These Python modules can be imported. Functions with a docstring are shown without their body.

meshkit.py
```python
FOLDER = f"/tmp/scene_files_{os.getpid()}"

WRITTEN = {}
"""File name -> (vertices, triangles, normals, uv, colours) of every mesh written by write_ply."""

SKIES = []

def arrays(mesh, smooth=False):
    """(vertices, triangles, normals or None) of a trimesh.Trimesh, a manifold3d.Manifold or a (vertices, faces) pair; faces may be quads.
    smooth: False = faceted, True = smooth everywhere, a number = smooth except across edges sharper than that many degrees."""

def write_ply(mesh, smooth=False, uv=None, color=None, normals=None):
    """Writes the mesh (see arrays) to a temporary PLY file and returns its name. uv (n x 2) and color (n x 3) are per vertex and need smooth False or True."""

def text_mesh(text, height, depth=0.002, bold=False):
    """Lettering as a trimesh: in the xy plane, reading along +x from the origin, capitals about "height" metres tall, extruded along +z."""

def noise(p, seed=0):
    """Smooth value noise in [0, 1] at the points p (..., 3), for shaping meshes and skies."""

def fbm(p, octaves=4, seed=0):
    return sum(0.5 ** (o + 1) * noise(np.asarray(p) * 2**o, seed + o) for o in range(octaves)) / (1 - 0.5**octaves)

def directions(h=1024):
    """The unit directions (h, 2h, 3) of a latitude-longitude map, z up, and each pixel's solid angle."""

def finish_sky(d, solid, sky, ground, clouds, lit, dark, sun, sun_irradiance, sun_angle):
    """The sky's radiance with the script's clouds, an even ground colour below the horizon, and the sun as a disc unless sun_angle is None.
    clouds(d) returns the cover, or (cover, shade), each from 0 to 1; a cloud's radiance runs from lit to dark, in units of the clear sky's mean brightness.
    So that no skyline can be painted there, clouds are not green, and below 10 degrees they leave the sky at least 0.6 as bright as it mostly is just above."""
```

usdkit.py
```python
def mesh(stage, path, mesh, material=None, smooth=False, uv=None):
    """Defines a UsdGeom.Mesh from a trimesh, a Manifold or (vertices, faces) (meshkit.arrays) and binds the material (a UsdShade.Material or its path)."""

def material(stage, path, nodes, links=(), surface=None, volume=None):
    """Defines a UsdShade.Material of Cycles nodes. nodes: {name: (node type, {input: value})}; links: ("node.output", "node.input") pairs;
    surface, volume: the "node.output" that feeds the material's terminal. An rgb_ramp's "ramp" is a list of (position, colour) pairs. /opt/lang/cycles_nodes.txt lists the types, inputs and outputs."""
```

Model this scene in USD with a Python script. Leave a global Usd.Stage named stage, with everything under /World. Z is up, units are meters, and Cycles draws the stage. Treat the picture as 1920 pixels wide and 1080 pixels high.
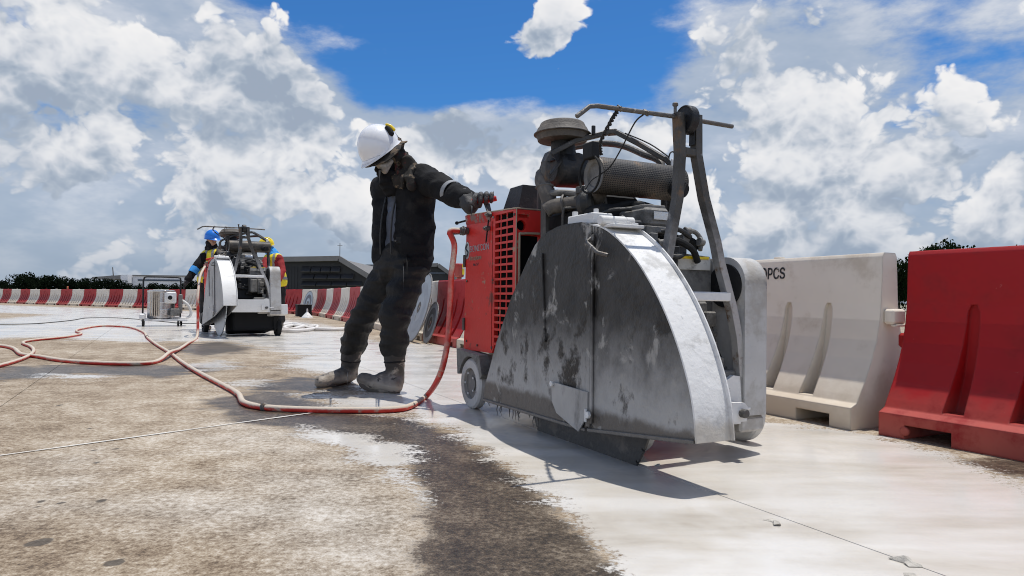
import math, random, numpy as np, trimesh, shapely, manifold3d as m3, usdkit, meshkit
from pxr import Usd, UsdGeom, UsdLux, UsdShade, Gf, Sdf, Vt

stage = Usd.Stage.CreateInMemory()
UsdGeom.SetStageUpAxis(stage, 'Z'); UsdGeom.SetStageMetersPerUnit(stage, 1.0)
UsdGeom.Xform.Define(stage, '/World'); UsdGeom.Scope.Define(stage, '/World/Looks')
PI = math.pi
A_ = np.array
rng = np.random.default_rng(7)

# ---------------------------------------------------------------- camera
FPX, EYE, ROLL = 1300., .6, math.atan(.012)           # focal length in pixels of a 1920 wide picture
PITCH = math.atan(21 / FPX)
fwd = A_([0, math.cos(PITCH), math.sin(PITCH)]); up0 = A_([0, -math.sin(PITCH), math.cos(PITCH)]); r0 = A_([1., 0, 0])
RT = r0 * math.cos(ROLL) + up0 * math.sin(ROLL); UP = up0 * math.cos(ROLL) - r0 * math.sin(ROLL)
CAM = A_([0, 0, EYE])
cam = UsdGeom.Camera.Define(stage, '/World/camera')
cam.CreateHorizontalApertureAttr(36.0); cam.CreateVerticalApertureAttr(20.25)
cam.CreateFocalLengthAttr(36.0 * FPX / 1920); cam.CreateClippingRangeAttr(Gf.Vec2f(.05, 5000))
M = np.eye(4); M[0, :3] = RT; M[1, :3] = UP; M[2, :3] = -fwd; M[3, :3] = CAM
cam.AddTransformOp().Set(Gf.Matrix4d(*M.ravel().tolist()))
cam.CreateExposureAttr(-0.22)

def ray(px, py): return fwd + RT * (px - 960) / FPX + UP * (540 - py) / FPX
def gp(px, py, z=0.):                                  # ground point seen at a pixel of the photograph
    d = ray(px, py); return CAM + d * ((z - EYE) / d[2])
def at(px, py, Y):
    d = ray(px, py); return CAM + d * (Y / d[1])

# ---------------------------------------------------------------- sky and sun
SUN_EL = math.radians(78); SUN_DIR2 = A_([.80, .60])
SUN_ROT = math.atan2(*SUN_DIR2)
sun_dir = A_([SUN_DIR2[0] * math.cos(SUN_EL), SUN_DIR2[1] * math.cos(SUN_EL), math.sin(SUN_EL)])

def blob(nodes, links, name, px, py, rx, ry, rot=0.):
    """A soft ellipse on the sky sphere: 1 at its middle, 0 at its rim."""
    d = ray(px, py); d /= np.linalg.norm(d)
    ex = np.cross(d, [0, 0, 1.]); ex /= np.linalg.norm(ex); ey = np.cross(ex, d)
    c, s = math.cos(rot), math.sin(rot)
    a, b = (ex * c + ey * s) * FPX / rx, (ey * c - ex * s) * FPX / ry
    for k, ax in (('a', a), ('b', b)):
        nodes[name + k] = ('vector_math', {'math_type': 'dot_product', 'vector2': tuple(ax)})
        links.append(('dirv.vector', f'{name}{k}.vector1'))
    nodes[name + 'f'] = ('vector_math', {'math_type': 'dot_product', 'vector2': tuple(d)}); links.append(('dirv.vector', name + 'f.vector1'))
    nodes[name + 'v'] = ('combine_xyz', {}); links += [(name + 'a.value', name + 'v.x'), (name + 'b.value', name + 'v.y')]
    nodes[name + 'l'] = ('vector_math', {'math_type': 'length'}); links.append((name + 'v.vector', name + 'l.vector1'))
    nodes[name + 'm'] = ('map_range', {'range_type': 'smoothstep', 'from_min': 1.0, 'from_max': .0, 'clamp': True}); links.append((name + 'l.value', name + 'm.value'))
    nodes[name + 'g'] = ('math', {'math_type': 'greater_than', 'value2': .2}); links.append((name + 'f.value', name + 'g.value1'))
    nodes[name + 'o'] = ('math', {'math_type': 'multiply'}); links += [(name + 'm.result', name + 'o.value1'), (name + 'g.value', name + 'o.value2')]
    return name + 'o.value'

SKY_STRENGTH = .1
def make_sky():
    N, L = {}, []
    N['sky'] = ('sky_texture', {'sky_type': 'single_scattering', 'sun_disc': False, 'sun_elevation': SUN_EL, 'sun_rotation': SUN_ROT, 'altitude': 100., 'air_density': 1.0, 'aerosol_density': .6, 'ozone_density': 2.5})
    N['tc'] = ('texture_coordinate', {}); N['dirv'] = ('vector_math', {'math_type': 'normalize'}); L.append(('tc.generated', 'dirv.vector1'))
    # blue gap, extra cloud banks (signed weights)
    weights = [('w1', 840, 20, 500, 230, -.10, -.32), ('w2', 1190, 90, 200, 150, .5, -.12), ('w3', 905, 165, 240, 80, 0, -.14), ('w4', 1180, 215, 110, 60, .6, -.10), ('w5', 40, 40, 110, 60, 0, -.10),
               ('c1', 360, 130, 430, 230, -.62, .22), ('c2', 1430, 140, 290, 180, 0, .26), ('c7', 560, 190, 190, 110, -.5, .24), ('c8', 790, 235, 170, 80, 0, .16), ('c3', 930, 290, 360, 105, .0, .26), ('c4', 250, 330, 420, 90, 0, .08), ('c5', 1650, 320, 400, 90, 0, .08), ('c6', 1030, 50, 170, 60, .5, .24)]
    prev = None
    for nm, px, py, rx, ry, rot, wt in weights:
        o = blob(N, L, nm, px, py, rx, ry, rot)
        N[nm + 's'] = ('math', {'math_type': 'multiply_add', 'value2': wt}); L.append((o, nm + 's.value1'))
        if prev: L.append((prev, nm + 's.value3'))
        else: N[nm + 's'][1]['value3'] = 0.
        prev = nm + 's.value'
    bias = prev
    def rng_(k, src, a, b, c=0., d=1., t='smoothstep'):
        N[k] = ('map_range', {'range_type': t, 'from_min': a, 'from_max': b, 'to_min': c, 'to_max': d, 'clamp': True}); L.append((src, k + '.value')); return k + '.result'
    def mth(k, t, *v):
        N[k] = ('math', {'math_type': t})
        for i, x in enumerate(v, 1):
            if isinstance(x, str): L.append((x, f'{k}.value{i}'))
            else: N[k][1][f'value{i}'] = float(x)
        return k + '.value'
    # heaped cloud: broad noise plus rounded cells, sampled here and a little nearer to the sun
    def cloud(k, off, det):
        N[k + 'm'] = ('mapping', {'mapping_type': 'point', 'location': off, 'scale': (1., 1., 1.2)}); L.append(('dirv.vector', k + 'm.vector'))
        N[k + 'n'] = ('noise_texture', {'scale': 3.3, 'detail': det, 'roughness': .52, 'lacunarity': 2.1}); L.append((k + 'm.vector', k + 'n.vector'))
        N[k + 'w'] = ('noise_texture', {'scale': 14., 'detail': 3.}); L.append((k + 'm.vector', k + 'w.vector'))
        N[k + 'wa'] = ('vector_math', {'math_type': 'multiply_add', 'vector2': (.06, .06, .06)}); L.extend([(k + 'w.color', k + 'wa.vector1'), (k + 'm.vector', k + 'wa.vector3')])
        N[k + 'b'] = ('voronoi_texture', {'feature': 'f1', 'scale': 7.5, 'detail': 3.5, 'roughness': .62, 'lacunarity': 2.2}); L.append((k + 'wa.vector', k + 'b.vector'))
        x = mth(k + 'x', 'multiply_add', k + 'b.distance', -.36, .19); y = mth(k + 'y', 'add', k + 'n.fac', x)
        return mth(k + 'z', 'add', y, bias)
    f0 = cloud('p', (0., 0., 0.), 10.); f1 = cloud('q', (.006, .0, .045), 5.)
    al = rng_('alpha', f0, .30, .365)
    lit = rng_('lit', mth('dl', 'subtract', f0, f1), -.20, .25)
    # dull undersides where the cloud is deep
    lt = mth('lt', 'subtract', lit, rng_('thick', f0, .36, .80, 0., .50, 'linear'))
    N['ccol'] = ('rgb_ramp', {'ramp': [(0., (3.9, 4.7, 5.9)), (.22, (5.3, 6.0, 7.0)), (.45, (7.2, 7.6, 8.3)), (.7, (8.8, 9.0, 9.4)), (1., (10.5, 10.4, 10.4))]}); L.append((lt, 'ccol.fac'))
    # a softer, greyer sheet of cloud further off, lower in the sky
    N['sm'] = ('mapping', {'mapping_type': 'point', 'location': (3.1, 1.7, .4), 'scale': (1., 1., 2.3)}); L.append(('dirv.vector', 'sm.vector'))
    N['sn'] = ('noise_texture', {'scale': 4.5, 'detail': 8., 'roughness': .58}); L.append(('sm.vector', 'sn.vector'))
    N['sep'] = ('separate_xyz', {}); L.append(('dirv.vector', 'sep.vector'))
    low = rng_('low', 'sep.z', .05, .42, .20, -.06)
    sb = mth('sb', 'add', 'sn.fac', low); sb2 = mth('sb2', 'multiply_add', bias, .9, sb)
    sa = rng_('sa', sb2, .40, .60, 0., .92)
    N['scol'] = ('rgb_ramp', {'ramp': [(.3, (3.7, 4.7, 6.1)), (.5, (5.1, 5.9, 7.1)), (.62, (7.6, 8.0, 8.7)), (.72, (9.2, 9.3, 9.6))]}); L.append(('sn.fac', 'scol.fac'))
    hz = rng_('hz', 'sep.z', .0, .13, .65, 0.)
    N['tint'] = ('mix_color', {'blend_type': 'multiply', 'fac': 1., 'b': (.36, .86, 1.36), 'use_clamp': False}); L.append(('sky.color', 'tint.a'))
    N['m0'] = ('mix_color', {'use_clamp': False}); L += [(sa, 'm0.fac'), ('tint.result', 'm0.a'), ('scol.color', 'm0.b')]
    N['m1'] = ('mix_color', {'use_clamp': False}); L += [(al, 'm1.fac'), ('m0.result', 'm1.a'), ('ccol.color', 'm1.b')]
    N['m2'] = ('mix_color', {'b': (3.3, 4.2, 5.5), 'use_clamp': False}); L += [(hz, 'm2.fac'), ('m1.result', 'm2.a')]
    N['bg'] = ('background_shader', {'strength': SKY_STRENGTH}); L.append(('m2.result', 'bg.color'))
    return usdkit.material(stage, '/World/Looks/sky', N, L, surface='bg.background')
dome = UsdLux.DomeLight.Define(stage, '/World/sky'); dome.CreateIntensityAttr(1.0)
UsdShade.MaterialBindingAPI.Apply(dome.GetPrim()).Bind(make_sky())
dome.GetPrim().SetCustomDataByKey('kind', 'structure')
sun = UsdLux.DistantLight.Define(stage, '/World/sun'); sun.CreateIntensityAttr(1.25); sun.CreateAngleAttr(.53); sun.CreateNormalizeAttr(True); sun.CreateColorAttr(Gf.Vec3f(1., .965, .91))
zax = sun_dir; xax = np.cross([0, 1., 0], zax); xax /= np.linalg.norm(xax); yax = np.cross(zax, xax)
M = np.eye(4); M[0, :3] = xax; M[1, :3] = yax; M[2, :3] = zax
sun.AddTransformOp().Set(Gf.Matrix4d(*M.ravel().tolist()))

# ---------------------------------------------------------------- naming helpers
counts = {}
def numbered(path):
    n = counts.get(path, -1) + 1; counts[path] = n
    return path if n == 0 else f'{path}_{n:03d}'
def setd(p, label=None, cat=None, group=None, kind=None):
    for k, v in (('label', label), ('category', cat), ('group', group), ('kind', kind)):
        if v: p.SetCustomDataByKey(k, v)
def thing(name, label, cat, loc=(0, 0, 0), rotz=0., group=None, rotx=0., scale=None, kind=None):
    x = UsdGeom.Xform.Define(stage, numbered('/World/' + name))
    x.AddTranslateOp().Set(Gf.Vec3d(*map(float, loc)))
    x.AddRotateZOp().Set(math.degrees(rotz))
    if rotx: x.AddRotateXOp().Set(math.degrees(rotx))
    if scale: x.AddScaleOp().Set(Gf.Vec3f(*((scale,) * 3 if np.ndim(scale) == 0 else scale)))
    setd(x.GetPrim(), label, cat, group, kind)
    return str(x.GetPath())
def part(parent, name, mesh, m, smooth=35, label=None, kind=None):
    if isinstance(mesh, (list, tuple)): mesh = trimesh.util.concatenate([tri(x) for x in mesh])
    p = numbered(f'{parent}/{name}')
    usdkit.mesh(stage, p, mesh, m, smooth=smooth)
    setd(stage.GetPrimAtPath(p), label, kind=kind)
    return p
def solo(name, mesh, m, label, cat=None, group=None, kind=None, smooth=35):
    p = part('/World', name, mesh, m, smooth); setd(stage.GetPrimAtPath(p), label, cat, group, kind); return p
def dup(root, loc, rotz, label, group=None, scale=None):
    src = stage.GetPrimAtPath(root)
    r = thing(src.GetName().rstrip('0123456789').rstrip('_'), label, src.GetCustomDataByKey('category'), loc, rotz, group, scale=scale)
    p = stage.GetPrimAtPath(r); p.GetReferences().AddInternalReference(root); p.SetInstanceable(True)
    return r

# ---------------------------------------------------------------- shape helpers
def tri(m):
    if isinstance(m, trimesh.Trimesh): return m
    v, f, _ = meshkit.arrays(m); return trimesh.Trimesh(v, f, process=False)
def hullm(pts): return trimesh.convex.convex_hull(np.asarray(pts, float))
def box(x0, x1, y0, y1, z0, z1, b=.004):
    c = A_([(x0 + x1) / 2, (y0 + y1) / 2, (z0 + z1) / 2]); h = np.abs(A_([x1 - x0, y1 - y0, z1 - z0])) / 2; b = min(b, h.min() * .45)
    if b <= 0: return trimesh.creation.box(2 * h).apply_translation(c)
    pts = []
    for s in np.ndindex(2, 2, 2):
        s = A_(s) * 2 - 1
        for k in range(3):
            q = h - b; q[k] = h[k]; pts.append(c + s * q)
    return hullm(pts)
def frame(d, hint=(0, 0, 1.)):
    d = A_(d, float); d /= np.linalg.norm(d); h = A_(hint, float)
    if abs(d @ h) > .98: h = A_([1., 0, 0]) if abs(d[0]) < .9 else A_([0, 1., 0])
    x = np.cross(h, d); x /= np.linalg.norm(x); return x, np.cross(d, x), d
def bar(p, q, w, h, hint=(0, 0, 1.), b=.003):
    p, q = A_(p, float), A_(q, float); L = np.linalg.norm(q - p); x, y, d = frame(q - p, hint)
    m = box(-w / 2, w / 2, -h / 2, h / 2, 0, L, b); T = np.eye(4); T[:3, 0], T[:3, 1], T[:3, 2], T[:3, 3] = x, y, d, p
    return m.apply_transform(T)
def spline(pts, n=8):
    P = A_(pts, float); Q = np.vstack([2 * P[0] - P[1], P, 2 * P[-1] - P[-2]]); out = []
    for i in range(1, len(Q) - 2):
        for t in np.arange(n) / n:
            a, b, c, d = Q[i - 1:i + 3]
            out.append(.5 * (2 * b + (c - a) * t + (2 * a - 5 * b + 4 * c - d) * t * t + (3 * b - a - 3 * c + d) * t ** 3))
    return np.vstack([out, P[-1]])
def tube(pts, r, n=8, smooth=0):
    P = spline(pts, smooth) if smooth else A_(pts, float)
    r = np.broadcast_to(np.asarray(r, float), len(P)) if np.ndim(r) == 0 else np.interp(np.linspace(0, 1, len(P)), np.linspace(0, 1, len(r)), r)
    T = np.gradient(P, axis=0); T /= np.maximum(np.linalg.norm(T, axis=1, keepdims=True), 1e-9)
    x, y, _ = frame(T[0]); rings = []
    a = np.arange(n) / n * 2 * PI
    for i in range(len(P)):
        x = x - T[i] * (x @ T[i]); x /= np.linalg.norm(x); y = np.cross(T[i], x)
        rings.append(P[i] + r[i] * (np.cos(a)[:, None] * x + np.sin(a)[:, None] * y))
    V = np.vstack(rings + [P[:1], P[-1:]]); F = []; k = len(P)
    j = np.arange(n); j1 = (j + 1) % n
    for i in range(k - 1):
        o = i * n; F += [np.c_[o + j, o + j1, o + n + j1], np.c_[o + j, o + n + j1, o + n + j]]
    F += [np.c_[np.full(n, k * n), j1, j], np.c_[np.full(n, k * n + 1), (k - 1) * n + j, (k - 1) * n + j1]]
    return trimesh.Trimesh(V, np.vstack(F), process=False)
def lathe(profile, p, axis, n=28):
    """profile: (radius, distance along the axis) pairs."""
    x, y, d = frame(axis); p = A_(p, float); a = np.arange(n) / n * 2 * PI; rings = []
    for r, t in profile: rings.append(p + d * t + max(r, 1e-4) * (np.cos(a)[:, None] * x + np.sin(a)[:, None] * y))
    V = np.vstack(rings); F = []; j = np.arange(n); j1 = (j + 1) % n
    for i in range(len(profile) - 1):
        o = i * n; F += [np.c_[o + j, o + j1, o + n + j1], np.c_[o + j, o + n + j1, o + n + j]]
    return trimesh.Trimesh(V, np.vstack(F), process=False)
def cyl(p, q, r, r2=None, n=20, b=.003):
    p, q = A_(p, float), A_(q, float); L = np.linalg.norm(q - p); r2 = r if r2 is None else r2; b = min(b, r * .3, L * .3)
    return lathe([(0, 0), (r - b, 0), (r, b), (r2, L - b), (r2 - b, L), (0, L)], p, q - p, n)
def ring(c, axis, R, r, n=28, k=8):
    x, y, d = frame(axis); a = np.arange(n + 1) / n * 2 * PI
    return tube(A_(c) + R * (np.cos(a)[:, None] * x + np.sin(a)[:, None] * y), r, k)
def extr(poly, axis, c0, c1):
    """A polygon in the two other axes (in x, y, z order) extruded along AXIS from c0 to c1."""
    g = shapely.Polygon(poly) if not hasattr(poly, 'geom_type') else poly
    m = trimesh.creation.extrude_polygon(g, abs(c1 - c0), engine='earcut'); v = m.vertices.copy(); lo = min(c0, c1)
    if axis == 'x': m = trimesh.Trimesh(np.c_[v[:, 2] + lo, v[:, 0], v[:, 1]], m.faces, process=False)
    elif axis == 'y': m = trimesh.Trimesh(np.c_[v[:, 0], v[:, 2] + lo, v[:, 1]], m.faces[:, ::-1], process=False)
    else: m = trimesh.Trimesh(v + [0, 0, lo], m.faces, process=False)
    return m
def man(m):
    m = tri(m); m = trimesh.Trimesh(m.vertices, m.faces, process=True); m.merge_vertices()
    return m3.Manifold(m3.Mesh(np.asarray(m.vertices, np.float32), np.asarray(m.faces, np.uint32)))
def bolt(p, axis, r=.008, h=.008):
    a = A_(axis, float) / np.linalg.norm(axis); return cyl(p, A_(p) + a * h, r, n=6, b=.001)
def U3_(b, a): d = A_(b, float) - A_(a, float); return d / np.linalg.norm(d)

# ---------------------------------------------------------------- materials
def rgb(*c): return tuple(((x / 255 / 12.92) if x / 255 <= .04045 else ((x / 255 + .055) / 1.055) ** 2.4) for x in c)
LOOKS = {}
def mat(name, col, rough=.55, metal=0., var=.18, vs=6., dirt=None, ds=5., dt=.58, dw=.07, dr=None, bump=.25, bs=60., bev=.0025, dust=None, dustz=.35, spec=.5, grade=None, coat=0., band=None, dstretch=(1, 1, 1), dirt2=None, ds2=18., dt2=.62):
    """Paint, metal, plastic or cloth: tone that varies, wear or dirt in patches, dust on what faces up, a soft edge, a fine relief.
    grade: (z0, z1, colour): a second colour towards z1 (splash lines)."""
    c = A_(col, float); N, L = {}, []
    N['tc'] = ('texture_coordinate', {})
    N['n1'] = ('noise_texture', {'scale': vs, 'detail': 6., 'roughness': .6}); L.append(('tc.object', 'n1.vector'))
    N['r1'] = ('rgb_ramp', {'ramp': [(.25, tuple(c * (1 - var))), (.75, tuple(np.minimum(c * (1 + var), .95)))]}); L.append(('n1.fac', 'r1.fac'))
    out = 'r1.color'
    N['rg'] = ('value', {'value': rough}); rg = 'rg.value'
    N['mp'] = ('mapping', {'scale': dstretch}); L.append(('tc.object', 'mp.vector'))
    N['n4'] = ('noise_texture', {'scale': ds, 'detail': 9., 'roughness': .66}); L.append(('mp.vector', 'n4.vector'))
    if grade:
        z0, z1, gc = grade
        N['sz'] = ('separate_xyz', {}); L.append(('tc.object', 'sz.vector'))
        N['gn'] = ('math', {'math_type': 'multiply_add', 'value2': (z1 - z0) * 1.6, 'value3': -(z1 - z0) * .8}); L.append(('n4.fac', 'gn.value1'))
        N['ga'] = ('math', {'math_type': 'add'}); L += [('sz.z', 'ga.value1'), ('gn.value', 'ga.value2')]
        N['gm'] = ('map_range', {'range_type': 'smoothstep', 'from_min': z0, 'from_max': z1, 'clamp': True}); L.append(('ga.value', 'gm.value'))
        N['gx'] = ('mix_color', {'b': gc}); L += [('gm.result', 'gx.fac'), (out, 'gx.a')]; out = 'gx.result'
    if band:
        z0, z1, gc = band
        N['hz'] = ('separate_xyz', {}); L.append(('tc.object', 'hz.vector'))
        N['hn'] = ('math', {'math_type': 'multiply_add', 'value2': .12, 'value3': -.06}); L.append(('n4.fac', 'hn.value1'))
        N['ha'] = ('math', {'math_type': 'add'}); L += [('hz.z', 'ha.value1'), ('hn.value', 'ha.value2')]
        N['hm'] = ('map_range', {'range_type': 'smoothstep', 'from_min': z0, 'from_max': z1, 'clamp': True}); L.append(('ha.value', 'hm.value'))
        N['hx'] = ('mix_color', {'b': gc}); L += [('hm.result', 'hx.fac'), (out, 'hx.a')]; out = 'hx.result'
    if dirt is not None:
        N['d1'] = ('map_range', {'range_type': 'smoothstep', 'from_min': dt - dw, 'from_max': dt + dw, 'clamp': True}); L.append(('n4.fac', 'd1.value'))
        N['dx'] = ('mix_color', {'b': tuple(dirt)}); L += [('d1.result', 'dx.fac'), (out, 'dx.a')]; out = 'dx.result'
        N['rx'] = ('mix_float', {'b': dr if dr is not None else min(.95, rough + .25), 'use_clamp': False}); L += [('d1.result', 'rx.fac'), (rg, 'rx.a')]; rg = 'rx.result'
    if dirt2 is not None:
        N['n5'] = ('noise_texture', {'scale': ds2, 'detail': 9., 'roughness': .68, 'distortion': .5}); L.append(('mp.vector', 'n5.vector'))
        N['d2'] = ('map_range', {'range_type': 'smoothstep', 'from_min': dt2 - .03, 'from_max': dt2 + .05, 'clamp': True}); L.append(('n5.fac', 'd2.value'))
        N['dy'] = ('mix_color', {'b': tuple(dirt2)}); L += [('d2.result', 'dy.fac'), (out, 'dy.a')]; out = 'dy.result'
    if dust is not None:
        N['gq'] = ('geometry', {}); N['sn'] = ('separate_xyz', {}); L.append(('gq.normal', 'sn.vector'))
        N['un'] = ('math', {'math_type': 'multiply_add', 'value2': .9, 'value3': -.45}); L.append(('n4.fac', 'un.value1'))
        N['ua'] = ('math', {'math_type': 'add'}); L += [('sn.z', 'ua.value1'), ('un.value', 'ua.value2')]
        N['um'] = ('map_range', {'range_type': 'smoothstep', 'from_min': dustz - .3, 'from_max': dustz + .3, 'clamp': True}); L.append(('ua.value', 'um.value'))
        N['ux'] = ('mix_color', {'b': tuple(dust)}); L += [('um.result', 'ux.fac'), (out, 'ux.a')]; out = 'ux.result'
        N['ur'] = ('mix_float', {'b': .9, 'use_clamp': False}); L += [('um.result', 'ur.fac'), (rg, 'ur.a')]; rg = 'ur.result'
    N['n3'] = ('noise_texture', {'scale': bs, 'detail': 4., 'roughness': .6}); L.append(('tc.object', 'n3.vector'))
    N['bp'] = ('bump', {'strength': bump, 'distance': .01}); L.append(('n3.fac', 'bp.height'))
    if bev: N['bv'] = ('bevel', {'samples': 4, 'radius': bev}); L.append(('bv.bevel', 'bp.normal'))
    N['p'] = ('principled_bsdf', {'metallic': metal, 'specular_ior_level': spec, 'coat_weight': coat, 'coat_roughness': .15})
    L += [(out, 'p.base_color'), (rg, 'p.roughness'), ('bp.normal', 'p.normal')]
    m = usdkit.material(stage, '/World/Looks/' + name, N, L, surface='p.BSDF'); LOOKS[name] = m; return m

DUST = (.46, .43, .385)
black = mat('black_rubber', (.010, .010, .0105), .75, dirt=(.045, .042, .038), dt=.66, bump=.2, spec=.3)
voidm = mat('dark_void', (.004, .004, .004), .9, spec=.1, bump=0)
blackm = mat('black_metal', (.012, .012, .013), .5, dirt=(.05, .046, .042), dt=.64, dust=(.09, .083, .073), dustz=1.0, spec=.35)
darkm = mat('dark_engine_metal', (.026, .025, .024), .5, .2, dirt=(.085, .072, .06), dt=.62, dust=(.16, .145, .125), dustz=.95, bump=.4, bs=40)
steel = mat('bare_steel', (.10, .094, .088), .48, .4, var=.3, vs=14, dirt=(.13, .085, .05), ds=9, dt=.6, dirt2=(.4, .38, .35), ds2=22, dt2=.62, bump=.35)
framem = mat('frame_steel_dusty', (.062, .056, .049), .5, .3, var=.4, vs=12, dirt=(.15, .092, .052), ds=10, dt=.62, dirt2=(.22, .21, .195), ds2=14, dt2=.64, grade=(.98, .62, (.40, .385, .365)), bump=.35)
capm = mat('dusty_brown_metal', (.085, .074, .063), .7, 0, var=.3, vs=9, dirt=(.17, .15, .128), ds=7, dt=.56, bump=.3)
greym = mat('grey_cast_metal', (.17, .162, .15), .62, .1, var=.3, vs=16, dirt=(.075, .07, .062), dt=.57, dust=(.36, .335, .3), dustz=.9, bump=.4, bs=90)
coverm = mat('dusty_cover_metal', (.46, .45, .43), .6, .0, var=.12, dirt=(.36, .335, .30), ds=4, dt=.55, dirt2=(.16, .17, .18), ds2=9, dt2=.66, bump=.3)
whitem = mat('white_dusty_metal', (.66, .65, .63), .55, 0, var=.08, dirt=(.52, .50, .46), ds=6, dt=.6, dirt2=(.34, .34, .34), ds2=14, dt2=.70, bump=.2)
guardm = mat('guard_steel_splashed', (.030, .0275, .025), .5, 0, var=.5, vs=8, ds=5., grade=(.58, .22, (.34, .33, .315)), band=(.20, .165, (.115, .10, .085)), dirt=(.014, .012, .010), dt=.555, dw=.05, dr=.4, dirt2=(.30, .285, .26), ds2=6.5, dt2=.60, bump=.7, bs=28, dstretch=(1, 1, .72), spec=.4)
rimm = mat('white_worn_rim', (.70, .69, .67), .5, 0, var=.06, vs=5, dirt=(.50, .49, .47), ds=7, dt=.57, dw=.06, dirt2=(.38, .385, .39), ds2=16, dt2=.65, band=(.25, .20, (.50, .46, .40)), bump=.4, bs=26)
guard2m = mat('guard_steel_grey', (.33, .325, .315), .45, .3, var=.2, vs=4, dirt=(.2, .19, .18), ds=5, dt=.6, dstretch=(1, 1, .4))
wetm = mat('wet_slurry_metal', (.105, .095, .085), .3, .0, var=.3, vs=20, bump=.4)
redp = mat('red_paint_worn', rgb(196, 40, 32), .42, 0, var=.12, vs=4, dirt=(.33, .22, .145), ds=12, dt=.64, dw=.03, dirt2=(.18, .03, .02), ds2=5, dt2=.62, bump=.12)
tanedge = mat('dusty_tan_metal', (.36, .29, .21), .8, 0, var=.2)
chrome = mat('scratched_chrome', (.55, .54, .53), .25, .9, var=.1, dirt=(.35, .3, .25), ds=8, dt=.6)
dryred = mat('hose_red_dusty', rgb(190, 48, 38), .55, 0, var=.15, vs=12, dirt=(.42, .34, .26), ds=9, dt=.6, dust=(.50, .43, .35), dustz=.30, bev=0)
tanhose = mat('hose_tan_dusty', (.46, .39, .31), .8, 0, var=.2, vs=12, bev=0)
whitehose = mat('hose_white', (.66, .64, .61), .6, 0, var=.08, bev=0)
rubbergrip = mat('red_grip', rgb(190, 24, 24), .4, 0, bump=.05)
lettergrey = mat('faded_silver_letters', (.36, .37, .39), .5, 0, var=.3, vs=40, dirt=(.42, .12, .09), ds=25, dt=.62)
letterblue = mat('dark_letters', (.05, .06, .07), .6, 0, var=.2)
stencil = mat('black_stencil_paint', (.02, .02, .02), .8, 0, dirt=(.62, .56, .48), ds=60, dt=.64)
barwhite = mat('white_barrier_plastic', (.69, .62, .52), .5, 0, var=.06, vs=2.5, dirt=(.55, .47, .37), ds=4.5, dt=.62, dw=.10, dirt2=(.38, .32, .25), ds2=9, dt2=.74, bump=.08, bs=30, bev=.014, grade=(.34, .02, (.50, .42, .32)))
barred = mat('red_barrier_plastic', (.34, .006, .007), .5, 0, var=.10, vs=2.5, spec=.35, dirt=(.25, .008, .009), ds=4, dt=.60, dw=.1, dirt2=(.42, .10, .085), ds2=26, dt2=.70, bump=.06, bs=30, bev=.014, grade=(.26, .0, (.36, .075, .055)))
yellow = mat('yellow_reflector', rgb(236, 200, 30), .35, 0, bump=.02)
hivis = mat('hi_vis_yellow', rgb(225, 205, 40), .7, 0, bump=.3)
silverband = mat('reflective_band', (.24, .245, .25), .55, .1, dirt=(.12, .115, .11), bump=.1)
bluehelm = mat('blue_helmet_plastic', rgb(30, 110, 200), .3, 0, bump=.02)
yelhelm = mat('yellow_helmet_plastic', rgb(235, 205, 30), .3, 0, bump=.02)
whitehelm = mat('white_helmet_plastic', (.78, .78, .79), .22, 0, var=.03, dirt=(.42, .36, .30), ds=9, dt=.70, bump=.05, bs=14, coat=.4)
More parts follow.
